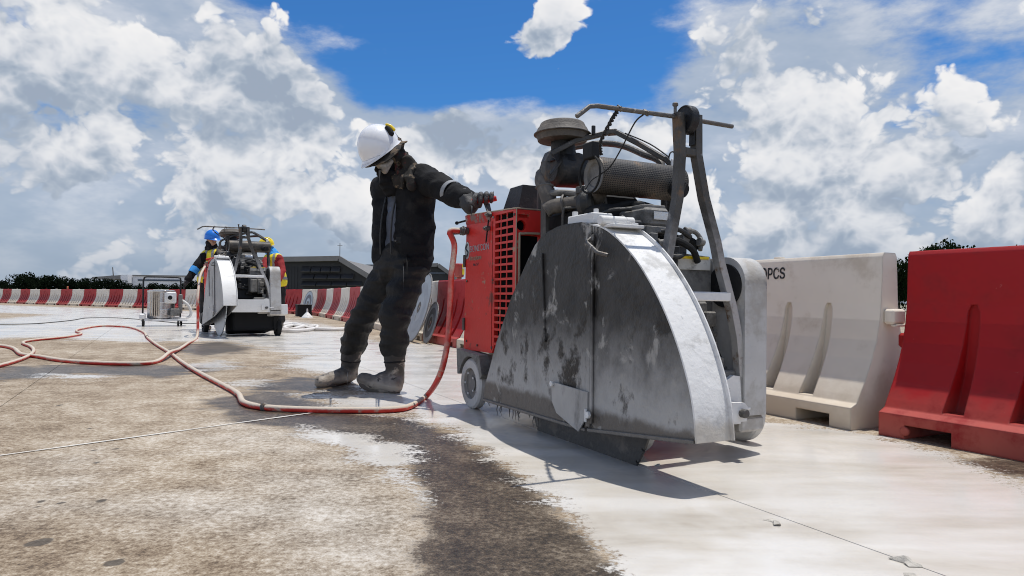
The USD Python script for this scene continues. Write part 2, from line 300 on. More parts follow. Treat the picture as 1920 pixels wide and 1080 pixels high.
bluecloth = mat('blue_cloth', rgb(60, 150, 220), .85, 0, bump=.4)
redcloth = mat('dark_red_cloth', rgb(135, 22, 24), .85, 0, bump=.4)
blackcloth = mat('black_cloth', (.0075, .0075, .0085), .88, 0, var=.3, vs=10, dirt=(.022, .0205, .019), ds=7, dt=.62, bump=.5, bs=120, bev=0, spec=.25)
trouser = mat('charcoal_trouser_cloth', (.010, .0097, .0094), .66, 0, var=.3, vs=9, dirt=(.065, .056, .046), ds=6, dt=.64, dw=.12, bump=.5, bs=110, bev=0, spec=.35)
shirtm = mat('grey_blue_shirt', (.09, .10, .125), .9, 0, var=.3, vs=12, dirt=(.12, .2, .36), ds=9, dt=.62, bump=.5, bs=120, bev=0)
camo = mat('camouflage_cloth', (.022, .019, .016), .9, 0, var=.2, dirt=(.17, .125, .085), ds=14, dt=.56, dw=.02, dirt2=(.10, .024, .022), ds2=12, dt2=.58, bump=.5, bs=110, bev=0)
maskm = mat('grey_dust_mask', (.30, .27, .23), .9, 0, var=.3, vs=40, bump=.4, bev=0)
glove = mat('black_glove', (.035, .034, .034), .6, 0, var=.3, dirt=(.16, .15, .14), ds=14, dt=.62, bump=.5, bs=150, bev=0)
bootd = mat('boot_dusty_leather', (.030, .025, .021), .6, 0, var=.4, vs=14, ds=9, grade=(.15, .03, (.33, .28, .225)), dirt=(.33, .285, .235), dt=.60, dw=.04, dirt2=(.035, .03, .026), ds2=16, dt2=.60, bump=.4, bs=60, bev=0)
solem = mat('boot_sole', (.10, .085, .07), .8, 0, var=.3, dirt=(.3, .26, .21), ds=9, dt=.55, bev=0)
skin = mat('skin', (.36, .22, .15), .55, 0, var=.08, bump=.15, bs=200, bev=0)
diskm = mat('saw_disc_steel', (.36, .385, .41), .38, .65, var=.12, vs=9, dirt=(.28, .25, .22), ds=6, dt=.66, bump=.1)
segm = mat('disc_segment', (.2, .19, .18), .6, .3)
bladem = mat('wet_blade', (.05, .048, .046), .35, .3, var=.3, dirt=(.16, .145, .13), ds=8, dt=.6)
stickm = mat('worn_white_sticker', (.62, .59, .53), .6, 0, dirt=(.3, .28, .25), ds=20, dt=.58)
bldm = mat('dark_grey_cladding', (.022, .023, .025), .7, 0, var=.12, vs=.6, bump=.1, bs=8, bev=0)
bldm2 = mat('grey_roof_trim', (.17, .16, .15), .7, 0, var=.1, vs=1, bev=0)
louv = mat('dark_louvre', (.032, .032, .035), .6, 0, vs=1, bev=0)
bldw = mat('white_hangar_cladding', (.6, .6, .62), .6, 0, vs=.1, bev=0)
glassd = mat('dark_glass', (.05, .06, .08), .1, 0, bev=0)
barkm = mat('bark', (.07, .055, .04), .9, 0, bev=0)
concm = mat('concrete_crumb', (.42, .39, .34), .9, 0, var=.3, vs=30, bump=.8, bs=60, bev=0)
chalkm = mat('white_line_paint', (.62, .59, .54), .9, 0, var=.2, vs=20, dirt=(.42, .36, .29), ds=14, dt=.6, bev=0)

def muffler_mat():
    """Perforated sheet: rows of round holes laid out in the mesh's st coordinates (metres)."""
    N = {'uv': ('uvmap', {'attribute': 'st'}), 'tc': ('texture_coordinate', {}), 'mp': ('mapping', {'scale': (110., 110., 1.)}),
         'sx': ('separate_xyz', {}), 'fy': ('math', {'math_type': 'floor'}), 'hf': ('math', {'math_type': 'multiply', 'value2': .5}), 'ax': ('math', {'math_type': 'add'}),
         'fx': ('math', {'math_type': 'fraction'}), 'gy': ('math', {'math_type': 'fraction'}), 'cx': ('combine_xyz', {}), 'ds': ('vector_math', {'math_type': 'distance', 'vector2': (.5, .5, 0.)}),
         'hole': ('map_range', {'range_type': 'smoothstep', 'from_min': .36, 'from_max': .26, 'clamp': True}),
         'n': ('noise_texture', {'scale': 11., 'detail': 6.}), 'r': ('rgb_ramp', {'ramp': [(.35, (.055, .050, .045)), (.6, (.105, .090, .071)), (.72, (.17, .10, .052))]}),
         'mx': ('mix_color', {'b': (.006, .006, .006)}), 'p': ('principled_bsdf', {'metallic': .35, 'roughness': .5}), 'bp': ('bump', {'strength': .6, 'distance': .004, 'invert': True})}
    L = [('uv.UV', 'mp.vector'), ('mp.vector', 'sx.vector'), ('sx.y', 'fy.value1'), ('fy.value', 'hf.value1'), ('sx.x', 'ax.value1'), ('hf.value', 'ax.value2'), ('ax.value', 'fx.value1'), ('sx.y', 'gy.value1'),
         ('fx.value', 'cx.x'), ('gy.value', 'cx.y'), ('cx.vector', 'ds.vector1'), ('ds.value', 'hole.value'), ('tc.object', 'n.vector'), ('n.fac', 'r.fac'),
         ('hole.result', 'mx.fac'), ('r.color', 'mx.a'), ('mx.result', 'p.base_color'), ('hole.result', 'bp.height'), ('bp.normal', 'p.normal')]
    return usdkit.material(stage, '/World/Looks/perforated_sheet', N, L, surface='p.BSDF')
perfm = muffler_mat()

def leaf_mat(name, a, b):
    N = {'oi': ('geometry', {}), 'r': ('rgb_ramp', {'ramp': [(0., a), (1., b)]}), 'd': ('diffuse_bsdf', {}), 't': ('translucent_bsdf', {}), 'm': ('mix_closure', {'fac': .25})}
    L = [('oi.random_per_island', 'r.fac'), ('r.color', 'd.color'), ('r.color', 't.color'), ('d.BSDF', 'm.closure1'), ('t.BSDF', 'm.closure2')]
    return usdkit.material(stage, '/World/Looks/' + name, N, L, surface='m.closure')
leafm = leaf_mat('dark_foliage', (.009, .014, .008), (.058, .075, .036))
leafm2 = leaf_mat('green_foliage', (.012, .020, .008), (.080, .115, .038))

# ---------------------------------------------------------------- ground: slabs of the apron, stains as per-vertex fields
ORG = gp(1200, 875); TH = math.atan(660. / 1300)        # foot of the saw cut and the heading of the cut
V_ = A_([math.cos(TH), math.sin(TH), 0]); U_ = A_([-math.sin(TH), math.cos(TH), 0])
def gpoly(pts): return shapely.Polygon([tuple(gp(*p)[:2]) for p in pts])
slurry = shapely.union_all([
    gpoly([(1290, 1200), (1175, 1085), (1085, 1000), (1010, 920), (910, 850), (850, 812), (760, 780), (690, 774), (600, 752), (560, 742), (600, 735), (640, 742), (690, 735), (600, 700), (520, 690), (560, 668), (700, 640), (870, 650), (1000, 700), (1440, 790), (1640, 815), (1920, 900), (2400, 1100), (2400, 1200)]),
    gpoly([(250, 642), (60, 632), (-100, 640), (-200, 612), (100, 590), (-200, 580), (-200, 571), (0, 572), (370, 584), (480, 592), (540, 600), (640, 615), (700, 640), (560, 668), (430, 640), (360, 640)]),
    gpoly([(560, 800), (640, 806), (740, 830), (790, 850), (770, 880), (800, 930), (810, 950), (760, 925), (700, 880), (640, 850), (590, 830)]),
    gpoly([(350, 682), (420, 676), (440, 690), (380, 694)]), gpoly([(420, 730), (500, 718), (500, 712), (430, 716), (400, 724)]),
    gpoly([(80, 700), (200, 704), (200, 710), (100, 708)])])
wet = shapely.union_all([
    gpoly([(395, 752), (440, 740), (500, 735), (560, 745), (680, 780), (760, 785), (850, 815), (900, 848), (1010, 920), (1090, 1005), (1290, 1200), (830, 1200), (850, 1080), (790, 1080), (812, 1010), (800, 960), (812, 940), (775, 890), (762, 868), (700, 838), (640, 822), (560, 802), (500, 796), (430, 776)]),
    gpoly([(500, 716), (560, 710), (640, 716), (650, 730), (560, 736), (490, 726)]),
    gpoly([(-60, 702), (150, 684), (260, 684), (420, 690), (300, 706), (160, 700), (0, 712)]), gpoly([(0, 690), (120, 686), (120, 694), (0, 700)]),
    gpoly([(330, 652), (420, 640), (470, 655), (380, 668)]), gpoly([(520, 640), (610, 640), (560, 650)]),
    gpoly([(1800, 868), (1860, 862), (2000, 880), (2000, 900), (1880, 890)]), gpoly([(700, 745), (860, 740), (870, 755), (760, 760)])])
spots = shapely.union_all([shapely.Point(*gp(x, y)[:2]).buffer(s * .8) for x, y, s in [(72, 1018, .035), (82, 1014, .03), (215, 1055, .03), (190, 939, .022), (80, 940, .018), (116, 943, .015), (100, 919, .017), (75, 950, .012), (215, 842, .018), (178, 844, .018), (120, 836, .01), (160, 814, .02), (95, 816, .02), (165, 804, .02), (155, 783, .016), (162, 774, .014), (180, 868, .02), (115, 794, .015), (80, 858, .01), (60, 996, .012), (75, 970, .01), (240, 1040, .012), (110, 760, .02), (160, 745, .03)]])
pale = shapely.union_all([gpoly([(430, 790), (560, 806), (640, 850), (700, 890), (640, 910), (500, 850), (400, 830)]), gpoly([(0, 950), (300, 930), (700, 900), (800, 950), (800, 1080), (600, 1080), (500, 1000), (200, 970)]), gpoly([(130, 870), (150, 850), (120, 920), (90, 970), (80, 960)]), gpoly([(450, 880), (700, 880), (800, 960), (790, 1060), (640, 1010)])])
for g in (slurry, wet, spots, pale): shapely.prepare(g)
def field(geom, xy, soft):
    p = shapely.points(xy); d = shapely.distance(p, geom.boundary); inside = shapely.contains(geom, p)
    return np.clip(.5 + np.where(inside, d, -d) / (2 * soft), 0, 1)
def concrete_mat():
    N, L = {}, []
    N['g'] = ('geometry', {})
    for k in ('slurry', 'wet', 'spot', 'pale'): N['a_' + k] = ('attribute', {'attribute': k})
    def noise(k, s, d=5., r=.6, scl=None, dist=0.):
        N[k] = ('noise_texture', {'scale': s, 'detail': d, 'roughness': r, 'distortion': dist})
        if scl: N[k + 'mp'] = ('mapping', {'scale': scl, 'rotation': (0, 0, .1)}); L.extend([('g.position', k + 'mp.vector'), (k + 'mp.vector', k + '.vector')])
        else: L.append(('g.position', k + '.vector'))
    noise('fine', 52., 6., .72); noise('mid', 7., 6., .6); noise('big', .9, 5.); noise('grain', 190., 3.); noise('strk', 3., 6., .6, (.35, 1.5, 1.)); noise('edge', 5., 7., .65, (.6, 1.2, 1)); noise('blot', 2.2, 7., .65, None, .6)
    def m(k, t, a=None, b=None, c=None, **kw):
        N[k] = ('math', {'math_type': t, **kw})
        for i, x in enumerate((a, b, c), 1):
            if isinstance(x, str): L.append((x, f'{k}.value{i}'))
            elif x is not None: N[k][1][f'value{i}'] = float(x)
        return k + '.value'
    def edge(k, att, a1, a2, lo, hi):
        e = m(k + '1', 'multiply_add', 'edge.fac', a1, -a1 / 2); f = m(k + '2', 'multiply_add', 'fine.fac', a2, -a2 / 2)
        s = m(k + '3', 'add', e, f); s = m(k + '4', 'add', s, f'a_{att}.fac')
        N[k] = ('map_range', {'range_type': 'smoothstep', 'from_min': lo, 'from_max': hi, 'clamp': True}); L.append((s, k + '.value')); return k + '.result'
    S = edge('S', 'slurry', 1.0, .95, .45, .60); W = edge('W', 'wet', .95, .8, .37, .53); P = edge('P', 'pale', .6, .3, .2, .95); Q = edge('Q', 'spot', .5, .4, .40, .62)
    # dry concrete: tan cement with brown aggregate
    sp = m('sp', 'multiply_add', 'mid.fac', .55, -.22); sp = m('sp2', 'add', sp, 'fine.fac'); bg = m('sp3', 'multiply_add', 'big.fac', .5, -.27); sp = m('sp4', 'add', sp, bg); gr_ = m('sp5', 'multiply_add', 'grain.fac', .42, -.21); sp = m('sp6', 'add', sp, gr_)
    N['dry'] = ('rgb_ramp', {'ramp': [(.27, (.055, .038, .024)), (.41, (.165, .116, .072)), (.54, (.285, .222, .152)), (.65, (.40, .335, .255)), (.78, (.52, .47, .395))]}); L.append((sp, 'dry.fac'))
    N['palec'] = ('rgb_ramp', {'ramp': [(.3, (.19, .155, .115)), (.46, (.36, .32, .265)), (.56, (.47, .43, .375)), (.72, (.60, .57, .52))]}); L.append((sp, 'palec.fac'))
    pf = m('pf', 'multiply', P, .75)
    N['c0'] = ('mix_color', {}); L.extend([(pf, 'c0.fac'), ('dry.color', 'c0.a'), ('palec.color', 'c0.b')])
    N['wetc'] = ('rgb_ramp', {'ramp': [(.3, (.014, .011, .008)), (.48, (.046, .035, .024)), (.6, (.095, .070, .046)), (.74, (.20, .16, .115))]}); L.append((sp, 'wetc.fac'))
    N['c1'] = ('mix_color', {}); L.extend([(W, 'c1.fac'), ('c0.result', 'c1.a'), ('wetc.color', 'c1.b')])
    ss = m('ss', 'multiply_add', 'blot.fac', .6, .2); ss = m('ss2', 'multiply', ss, 1.); st = m('st', 'multiply_add', 'strk.fac', .5, 0.); ss = m('ss3', 'multiply_add', 'blot.fac', .5, st)
    N['slc'] = ('rgb_ramp', {'ramp': [(.32, (.33, .285, .23)), (.43, (.49, .45, .39)), (.54, (.60, .57, .525)), (.68, (.67, .65, .62))]}); L.append((ss, 'slc.fac'))
    N['c2'] = ('mix_color', {}); L.extend([(S, 'c2.fac'), ('c1.result', 'c2.a'), ('slc.color', 'c2.b')])
    qf = m('qf', 'multiply', Q, .8)
    N['c3'] = ('mix_color', {'b': (.045, .038, .031)}); L.extend([(qf, 'c3.fac'), ('c2.result', 'c3.a')])
    # gloss: dry is matt, the wet band and the slurry film shine in patches
    N['wr'] = ('mix_float', {'a': .88, 'b': .34, 'use_clamp': False}); L.append((W, 'wr.fac'))
    N['sr'] = ('map_range', {'from_min': .35, 'from_max': .62, 'to_min': .40, 'to_max': .10, 'clamp': True}); L.append(('blot.fac', 'sr.value'))
    N['rr'] = ('mix_float', {'use_clamp': False}); L.extend([(S, 'rr.fac'), ('wr.result', 'rr.a'), ('sr.result', 'rr.b')])
    hb = m('hb', 'multiply_add', 'grain.fac', .4, 'fine.fac'); sinv = m('sinv', 'multiply_add', S, -.94, 1.); hh = m('hh', 'multiply', hb, sinv)
    N['bp'] = ('bump', {'strength': .55, 'distance': .006}); L.append((hh, 'bp.height'))
    N['p'] = ('principled_bsdf', {'specular_ior_level': .5}); L.extend([('c3.result', 'p.base_color'), ('rr.result', 'p.roughness'), ('bp.normal', 'p.normal')])
    return usdkit.material(stage, '/World/Looks/apron_concrete', N, L, surface='p.BSDF')
conc = concrete_mat()

def graded(a, b, c, fine, k):
    """Grid lines from a to b, spaced FINE near c and wider away from it."""
    out = [a]; x = a
    while x < b - 1e-6:
        x = min(b, x + fine + k * max(0, abs(x - c) - .9)); out.append(x)
    return A_(out)
apron = UsdGeom.Xform.Define(stage, '/World/apron'); setd(apron.GetPrim(), 'pale concrete airfield apron with joints, wet slurry and stains', kind='structure')
JOINT = .004
xl = [-26, -17, -9.4, -2.30, 0., 4.6, 9.2, 22]            # across the cut (local x), the cut itself at 0
yl = [-4.5, 4.2, 9.7, 15.2, 21, 27, 34, 48]
def slab(x0, x1, y0, y1):
    cx, cy = -(ORG @ V_), -(ORG @ U_)                      # camera foot in local coordinates
    near = (x0 < 3 and x1 > -4 and y0 < 2)
    far = y0 > 12 or x0 > 4 or x1 < -8
    fx, kx = (.016, .02) if near else ((.05, .03) if not far else (.25, .03))
    xs = graded(x0 + JOINT / 2, x1 - JOINT / 2, -.4, fx, kx); ys = graded(y0 + JOINT / 2, y1 - JOINT / 2, -.3, fx, kx * 1.3)
    X, Y = np.meshgrid(xs, ys); n, m = X.shape
    W = ORG + X[..., None] * V_ + Y[..., None] * U_; W = W.reshape(-1, 3)
    idx = np.arange(n * m).reshape(n, m)
    q = np.c_[idx[:-1, :-1].ravel(), idx[:-1, 1:].ravel(), idx[1:, 1:].ravel(), idx[1:, :-1].ravel()]
    F = np.vstack([q[:, [0, 1, 2]], q[:, [0, 2, 3]]])
    rim = np.r_[idx[0, :], idx[1:, -1], idx[-1, -2::-1], idx[-2:0:-1, 0]]
    k = len(rim); low = W[rim] - [0, 0, .03]; o = len(W); j = np.arange(k); j1 = (j + 1) % k
    F = np.vstack([F, np.c_[rim[j], o + j, o + j1], np.c_[rim[j], o + j1, rim[j1]]]); W = np.vstack([W, low])
    p = numbered('/World/apron/concrete_slab')
    me = usdkit.mesh(stage, p, (W, F), conc, smooth=False)
    xy = W[:, :2]; dist = np.linalg.norm(xy, axis=1); soft = np.clip(dist * .085, .08, 1.4)
    for nm, g, s in (('slurry', slurry, soft), ('wet', wet, soft * .9), ('spot', spots, .012 + 0 * soft), ('pale', pale, soft * 2.2)):
        UsdGeom.PrimvarsAPI(me).CreatePrimvar(nm, Sdf.ValueTypeNames.FloatArray, 'vertex').Set(Vt.FloatArray.FromNumpy(field(g, xy, s).astype(np.float32)))
for i in range(len(xl) - 1):
    for j in range(len(yl) - 1):
        slab(xl[i], xl[i + 1], yl[j], yl[j + 1])
groundm = mat('far_ground_concrete', (.34, .31, .26), .9, 0, var=.2, vs=.05, dirt=(.2, .2, .12), ds=.02, dt=.5, dw=.1, bev=0, bump=0)
gm = trimesh.Trimesh([(-1500, -300, -.03), (1500, -300, -.03), (1500, 2500, -.03), (-1500, 2500, -.03)], [(0, 1, 2), (0, 2, 3)], process=False)
solo('ground', gm, groundm, 'flat ground stretching to the horizon', kind='structure', smooth=False)
a, b = gp(-40, 860.5), gp(622, 769.7); d = (b - a) / np.linalg.norm(b - a); s = np.cross([0, 0, 1], d)
ts = np.linspace(0, np.linalg.norm(b - a), 60); wv = .0055 + .0035 * meshkit.noise(np.c_[ts * 9, ts * 0, ts * 0], 3)
lv = np.vstack([a + d * t + s * w * sg + [0, 0, .003] for sg in (-1, 1) for t, w in zip(ts, wv)]); k = len(ts); j = np.arange(k - 1)
solo('chalk_line', trimesh.Trimesh(lv, np.vstack([np.c_[j, j + 1, k + j + 1], np.c_[j, k + j + 1, k + j]]), process=False), chalkm, 'thin white line drawn across the brown concrete', kind='structure', smooth=False)

# ---------------------------------------------------------------- concrete saw (local: x across, y towards its rear, z up)
def wheel(parent, c, r, w, out=-1, name='wheel', tyre=None, rim=None):
    """A solid-tyred wheel on the x axis; OUT is the side that shows the rim."""
    c = A_(c, float); ax = A_([1., 0, 0]); p0 = c - ax * w / 2
    w_ = part(parent, name, lathe([(r * .62, 0), (r * .92, 0), (r, w * .18), (r, w * .82), (r * .92, w), (r * .62, w), (r * .62, 0)], p0, ax, 36), tyre or greym, 40)
    part(w_, 'rim', [lathe([(0, w * .25), (r * .3, w * .2), (r * .3, w * .32), (r * .62, w * .32), (r * .66, w * .08), (r * .66, w * .92), (r * .62, w * .68), (r * .3, w * .68), (r * .3, w * .8), (0, w * .75)], p0, ax, 32)], rim or darkm, 40)
    hs = p0 + ax * (0 if out < 0 else w)
    part(w_, 'hub', [cyl(hs - ax * .012 * -out * -1, hs + ax * .012 * -out, r * .2, n=16)] + [bolt(hs + [0, r * .42 * math.cos(t), r * .42 * math.sin(t)], (out, 0, 0), .006, .006) for t in np.arange(5) * 2 * PI / 5], whitem, 40)
    return w_

def build_saw(label, loc, rotz, first, rotx=0., scale=None, drop=0.):
    T = thing('concrete_saw', label, 'concrete saw', loc, rotz, rotx=rotx, scale=scale)
    gmat, rmat = (guardm, rimm) if first else (guard2m, whitem)
    # chassis
    part(T, 'chassis', [box(.07, .50, .06, 1.62, .20, .27), box(.09, .14, .06, 1.25, .27, .34), box(.44, .48, .06, 1.25, .27, .34), box(.30, .50, .0, .06, .17, .33)], greym)
    part(T, 'front_plate', extr([(.06, .125), (.47, .125), (.475, .19), (.50, .20), (.50, .305), (.43, .315), (.40, .30), (.06, .30)], 'y', -.02, -.002), whitem)
    lug = part(T, 'axle_bracket', extr([(.37, .145), (.445, .145), (.45, .20), (.435, .215), (.37, .22)], 'y', -.075, -.05), whitem)
    part(lug, 'pin', cyl((.42, -.10, .178), (.42, -.03, .178), .017), steel)
    part(T, 'chassis', extr([(.36, .03), (.60, .03), (.60, .14), (.36, .14)], 'y', .03, .045), coverm) if False else None
    part(T, 'axle_housing', [cyl((.36, .10, .16), (.60, .10, .16), .045), box(.47, .60, -.02, .16, .088, .15, .01)], coverm)
    # wheels
    for k in range(2):
        if drop and k: continue
        x = (.60, -.02)[k] if not first else (.70, .13)[k]
        wheel(T, (x, .21, .125 - drop), .125, .05, -1, 'front_wheel', coverm if first else black, darkm)
    if drop: part(T, 'front_axle', [cyl((.1, .21, .125 - drop), (.65, .21, .125 - drop), .025), box(.10, .56, .16, .7, -.10, .21, .02), box(.54, .60, .12, .3, -.1, .14, .01)], black); part(T, 'side_box', box(.60, .68, .02, .2, .10, .24, .006), whitem)
    for x in (-.012, .56): wheel(T, (x, 1.455, .137), .137, .055, -1, 'rear_wheel', coverm if first else black, greym if first else darkm)
    part(T, 'rear_axle', cyl((.02, 1.455, .137), (.53, 1.455, .137), .02), darkm)
    # blade
    blc = (0, .385, .30) if not drop else (0, .385, .33)
    R = .475; n = 48; pr = []
    for i in range(n):
        a0, a1 = 2 * PI * (i + .06) / n, 2 * PI * (i + .94) / n
        pr += [(math.cos(a0) * (R - .012), math.sin(a0) * (R - .012)), (math.cos(a0) * R, math.sin(a0) * R), (math.cos(a1) * R, math.sin(a1) * R), (math.cos(a1) * (R - .012), math.sin(a1) * (R - .012))]
    bl = part(T, 'blade', extr([(blc[1] + y, blc[2] + z) for y, z in pr], 'x', -.005, .005), bladem if first else diskm)
    part(bl, 'flange', cyl((-.03, blc[1], blc[2]), (.03, blc[1], blc[2]), .075, n=28), greym)
    # blade guard: front half (arc), rear half (slope), rim strip, hinge and flap
    arc = [(-.381, .162), (-.366, .27), (-.332, .373), (-.275, .49), (-.196, .608), (-.10, .715), (-.01, .79), (.075, .843), (.14, .872), (.20, .886)]
    front = arc + [(.19, .12), (.215, .098)]
    X0, X1 = -.082, .055
    G = part(T, 'blade_guard', [extr(front, 'x', X0, X0 + .006), extr(front, 'x', X1 - .006, X1)], gmat, False)
    rear = [(.205, .886), (.284, .903), (.40, .905), (.47, .90), (.55, .885), (.60, .868), (.653, .838), (.72, .775), (.881, .603), (1.03, .39), (1.155, .17), (1.178, .086), (.70, .088), (.46, .10), (.225, .098)]
    part(T, 'blade_guard', [extr(rear, 'x', X0 - .004, X0 + .003), extr(rear, 'x', X1 - .056, X1 - .05)], gmat, False, label='rear half of the blade guard')
    def strip(poly, w0, w1, t):
        P = A_(poly, float); d = np.gradient(P, axis=0); d /= np.linalg.norm(d, axis=1, keepdims=True); nn = np.c_[-d[:, 1], d[:, 0]]
        if nn[len(nn) // 2] @ (P[len(P) // 2] - [.3, .3]) < 0: nn = -nn
        ring_ = np.vstack([P, (P + nn * t)[::-1]])
        return extr(ring_, 'x', w0, w1)
    cs = spline([(y, z, 0) for y, z in arc], 4)[:, :2]
    rim = part(T, 'guard_rim', strip(cs, X0 - .001, X1 + .004, .006), rmat, 50)
    part(rim, 'rim_flange', strip(cs + (cs - [.35, .2]) / np.linalg.norm(cs - [.35, .2], axis=1, keepdims=True) * .005, X1 + .003, X1 + .009, .014), rmat, 50)
    part(T, 'rear_rim', strip([rear[k] for k in range(0, 12)], X0, X1 - .05, .005), gmat, 50)
    part(T, 'guard_edge', [bar((X0 - .006, 1.178, .09), (X0 - .006, .225, .10), .012, .014), bar((X0 - .004, .215, .102), (X0 - .004, -.378, .166), .010, .014)], wetm if first else gmat)
    part(T, 'guard_seam', [box(X0 - .010, X0 - .003, .196, .222, .115, .86, .002), box(X0 - .012, X0 - .003, .180, .193, .13, .85, .002)], gmat)
    part(T, 'guard_rib', bar((X0 - .008, .579, .80), (X0 - .008, .545, .42), .012, .012), gmat)
    fl = part(T, 'guard_flap', extr([(.474, .259), (.199, .249), (.200, .160), (.262, .088), (.43, .135), (.468, .18)], 'x', -.099, -.092), gmat if not first else guard2m)
    part(fl, 'bolt', bolt((-.099, .462, .252), (-1, 0, 0), .012, .01), whitem); part(fl, 'bolt', bolt((-.099, .185, .165), (-1, 0, 0), .014, .012), whitem)
    part(fl, 'latch', box(-.108, -.10, .197, .207, .135, .185, .002), whitem)
    part(T, 'hinge_block', [box(-.055, .04, .24, .43, .90, .945), bolt((-.03, .41, .945), (0, 0, 1), .012, .02), bolt((-.02, .27, .945), (0, 0, 1), .010, .018)], whitem)
    hp = part(T, 'hinge_plate', [box(-.078, .065, .07, .19, .872, .884, .002)] + [bolt((x, y, .884), (0, 0, 1), .011, .010) for x, y in ((-.05, .09), (-.0, .085), (.045, .10), (-.04, .16))], whitem)
    part(hp, 'hinge_barrel', [cyl((-.095, .135, .90), (.02, .135, .902), .019), cyl((.022, .135, .902), (.06, .135, .903), .017)], whitem)
    part(T, 'guard_handle', tube([(-.085, .20, .84), (-.115, .19, .82), (-.125, .10, .775), (-.10, .07, .765)], .008, 8), steel)
    if first:
        rr = np.random.default_rng(3); dr = []
        for y in rr.uniform(.55, 1.12, 16):
            h = rr.uniform(.015, .06); dr.append(tube([(X0 - .004, y, .09), (X0 - .006 + rr.normal() * .002, y + rr.normal() * .006, .09 - h * .5), (X0 - .004, y + rr.normal() * .008, .09 - h)], [.0035, .0022, .001], 5))
        part(T, 'slurry_drip', dr, wetm, kind='stuff')
    # A frame with roller and pointer rod
    def leg(pts): return extr(shapely.LineString(pts).buffer(.0155, cap_style='flat', join_style='mitre'), 'y', -.020, .014)
    L = part(T, 'frame_leg', leg([(.160, 1.305), (.170, 1.145), (.160, .985), (.124, .82), (.085, .63), (.06, .43), (.06, .22)]), framem)
    part(L, 'bolt', [cyl((.146, -.003, 1.30), (.146, -.003, 1.33), .006, n=8), cyl((.146, -.003, 1.328), (.146, -.003, 1.342), .011, n=6)], steel)
    part(T, 'frame_leg', leg([(.248, 1.307), (.250, 1.155), (.288, .995), (.348, .83), (.371, .743), (.434, .571), (.461, .467), (.474, .37), (.490, .195)]), framem)
    part(T, 'foot_clip', box(.462, .512, -.032, -.008, .178, .190), whitem)
    part(T, 'crossbar', box(.183, .238, -.019, .014, 1.147, 1.178), framem)
    part(T, 'crossbar', box(.095, .415, -.022, .012, .602, .637), whitem if first else whitem)
    rl = part(T, 'roller', lathe([(0, 0), (.02, 0), (.02, .004), (.046, .004), (.05, .0), (.054, .004), (.054, .034), (.05, .038), (.046, .034), (.02, .034), (.02, .038), (0, .038)], (.186, .0, 1.285), (1, 0, 0), 32), blackm)
    part(T, 'roller_fork', [box(.182, .186, -.018, .012, 1.19, 1.30, .001), box(.226, .23, -.018, .012, 1.19, 1.30, .001)], blackm)
    part(T, 'pointer_rod', [tube([(-.285, 0, 1.235), (-.262, 0, 1.253), (-.232, 0, 1.277), (-.20, 0, 1.283), (.146, 0, 1.291), (.29, 0, 1.290), (.435, 0, 1.289)], .0085, 10)] + [tube([(x, .011 * math.cos(t), 1.287 + .011 * math.sin(t)) for t in (0, 1.5, 3, 4.5, 6, 7.5) for x in (xx + t * .003,)], .003, 6) for xx in (-.116, .0, .006)], steel)
    ch = [(-.112, .0, 1.28), (-.115, .04, 1.245), (-.02, .24, 1.225), (.09, .40, 1.215)]
    cs_ = spline(ch, 12); tt = np.arange(len(cs_)) * 1.15
    part(T, 'twisted_wire', [tube(cs_ + .005 * np.c_[np.cos(tt + q), np.sin(tt + q) * .5, np.sin(tt + q)], .0042, 6) for q in (0, PI)], blackm)
    part(T, 'wire', [tube([(.005, 0, 1.282), (.0, .05, 1.26), (.05, .2, 1.20), (.09, .33, 1.155), (.105, .43, 1.135)], .003, 6, 5), tube([(.105, .43, 1.135), (.07, .44, 1.11), (.05, .46, 1.07)], .0025, 6, 4)], blackm)
    # right pulley cover
    pc = [(-.03, .155)] + [(-.03, .66)] + [(.075 - .105 * math.cos(t), .675 + .105 * math.sin(t)) for t in np.linspace(.1, PI / 2, 8)] + [(.22, .775), (.36, .66), (.40, .5), (.40, .155)]
    C = part(T, 'pulley_cover', extr(pc, 'x', .478, .595), coverm, 40)
    part(C, 'cover_opening', [extr(shapely.Point(.075, .665).buffer(.088), 'x', .470, .4785), cyl((.455, .09, .65), (.476, .09, .65), .03)], black)
    # engine
    E = part(T, 'engine_block', [box(.16, .47, .28, .92, .34, .86, .02), box(.10, .17, .40, .90, .45, .80, .01), box(.2, .42, .30, .7, .86, .93, .02), box(.13, .20, .25, .5, .74, .93, .01)], blackm)
    part(T, 'gearbox', [extr([(.285, .44), (.36, .44), (.51, .45), (.52, .66), (.50, .735), (.46, .785), (.29, .795)], 'y', .15, .30), box(.285, .36, .10, .15, .42, .60, .008), box(.365, .41, .10, .15, .40, .60, .008), box(.38, .43, .07, .12, .50, .56, .006)], greym)
    part(T, 'gearbox_sticker', box(.292, .462, .145, .149, .728, .776, .001), stickm); part(T, 'gearbox_stripe', box(.295, .45, .141, .1445, .772, .783, .0005), yellow)
    part(T, 'flywheel', lathe([(0, 0), (.10, 0), (.125, .02), (.125, .06), (.1, .08), (0, .08)], (.46, .30, .66), (1, 0, 0)), blackm)
    V = part(T, 'valve_cover', [box(.222, .352, .27, .62, .91, .99, .012), box(.215, .36, .265, .63, .885, .912, .004), box(.232, .345, .29, .6, .99, 1.004, .006)], greym)
    part(V, 'cover_plate', box(.262, .345, .262, .2655, .938, .972, .0006), chrome); part(V, 'filler_cap', cyl((.30, .42, 1.0), (.30, .42, 1.03), .03), blackm)
    part(T, 'engine_bracket', [box(.19, .25, .22, .25, .85, .905, .003), box(.20, .235, .20, .22, .76, .875, .003), box(.15, .23, .28, .30, .885, .91, .003)], greym)
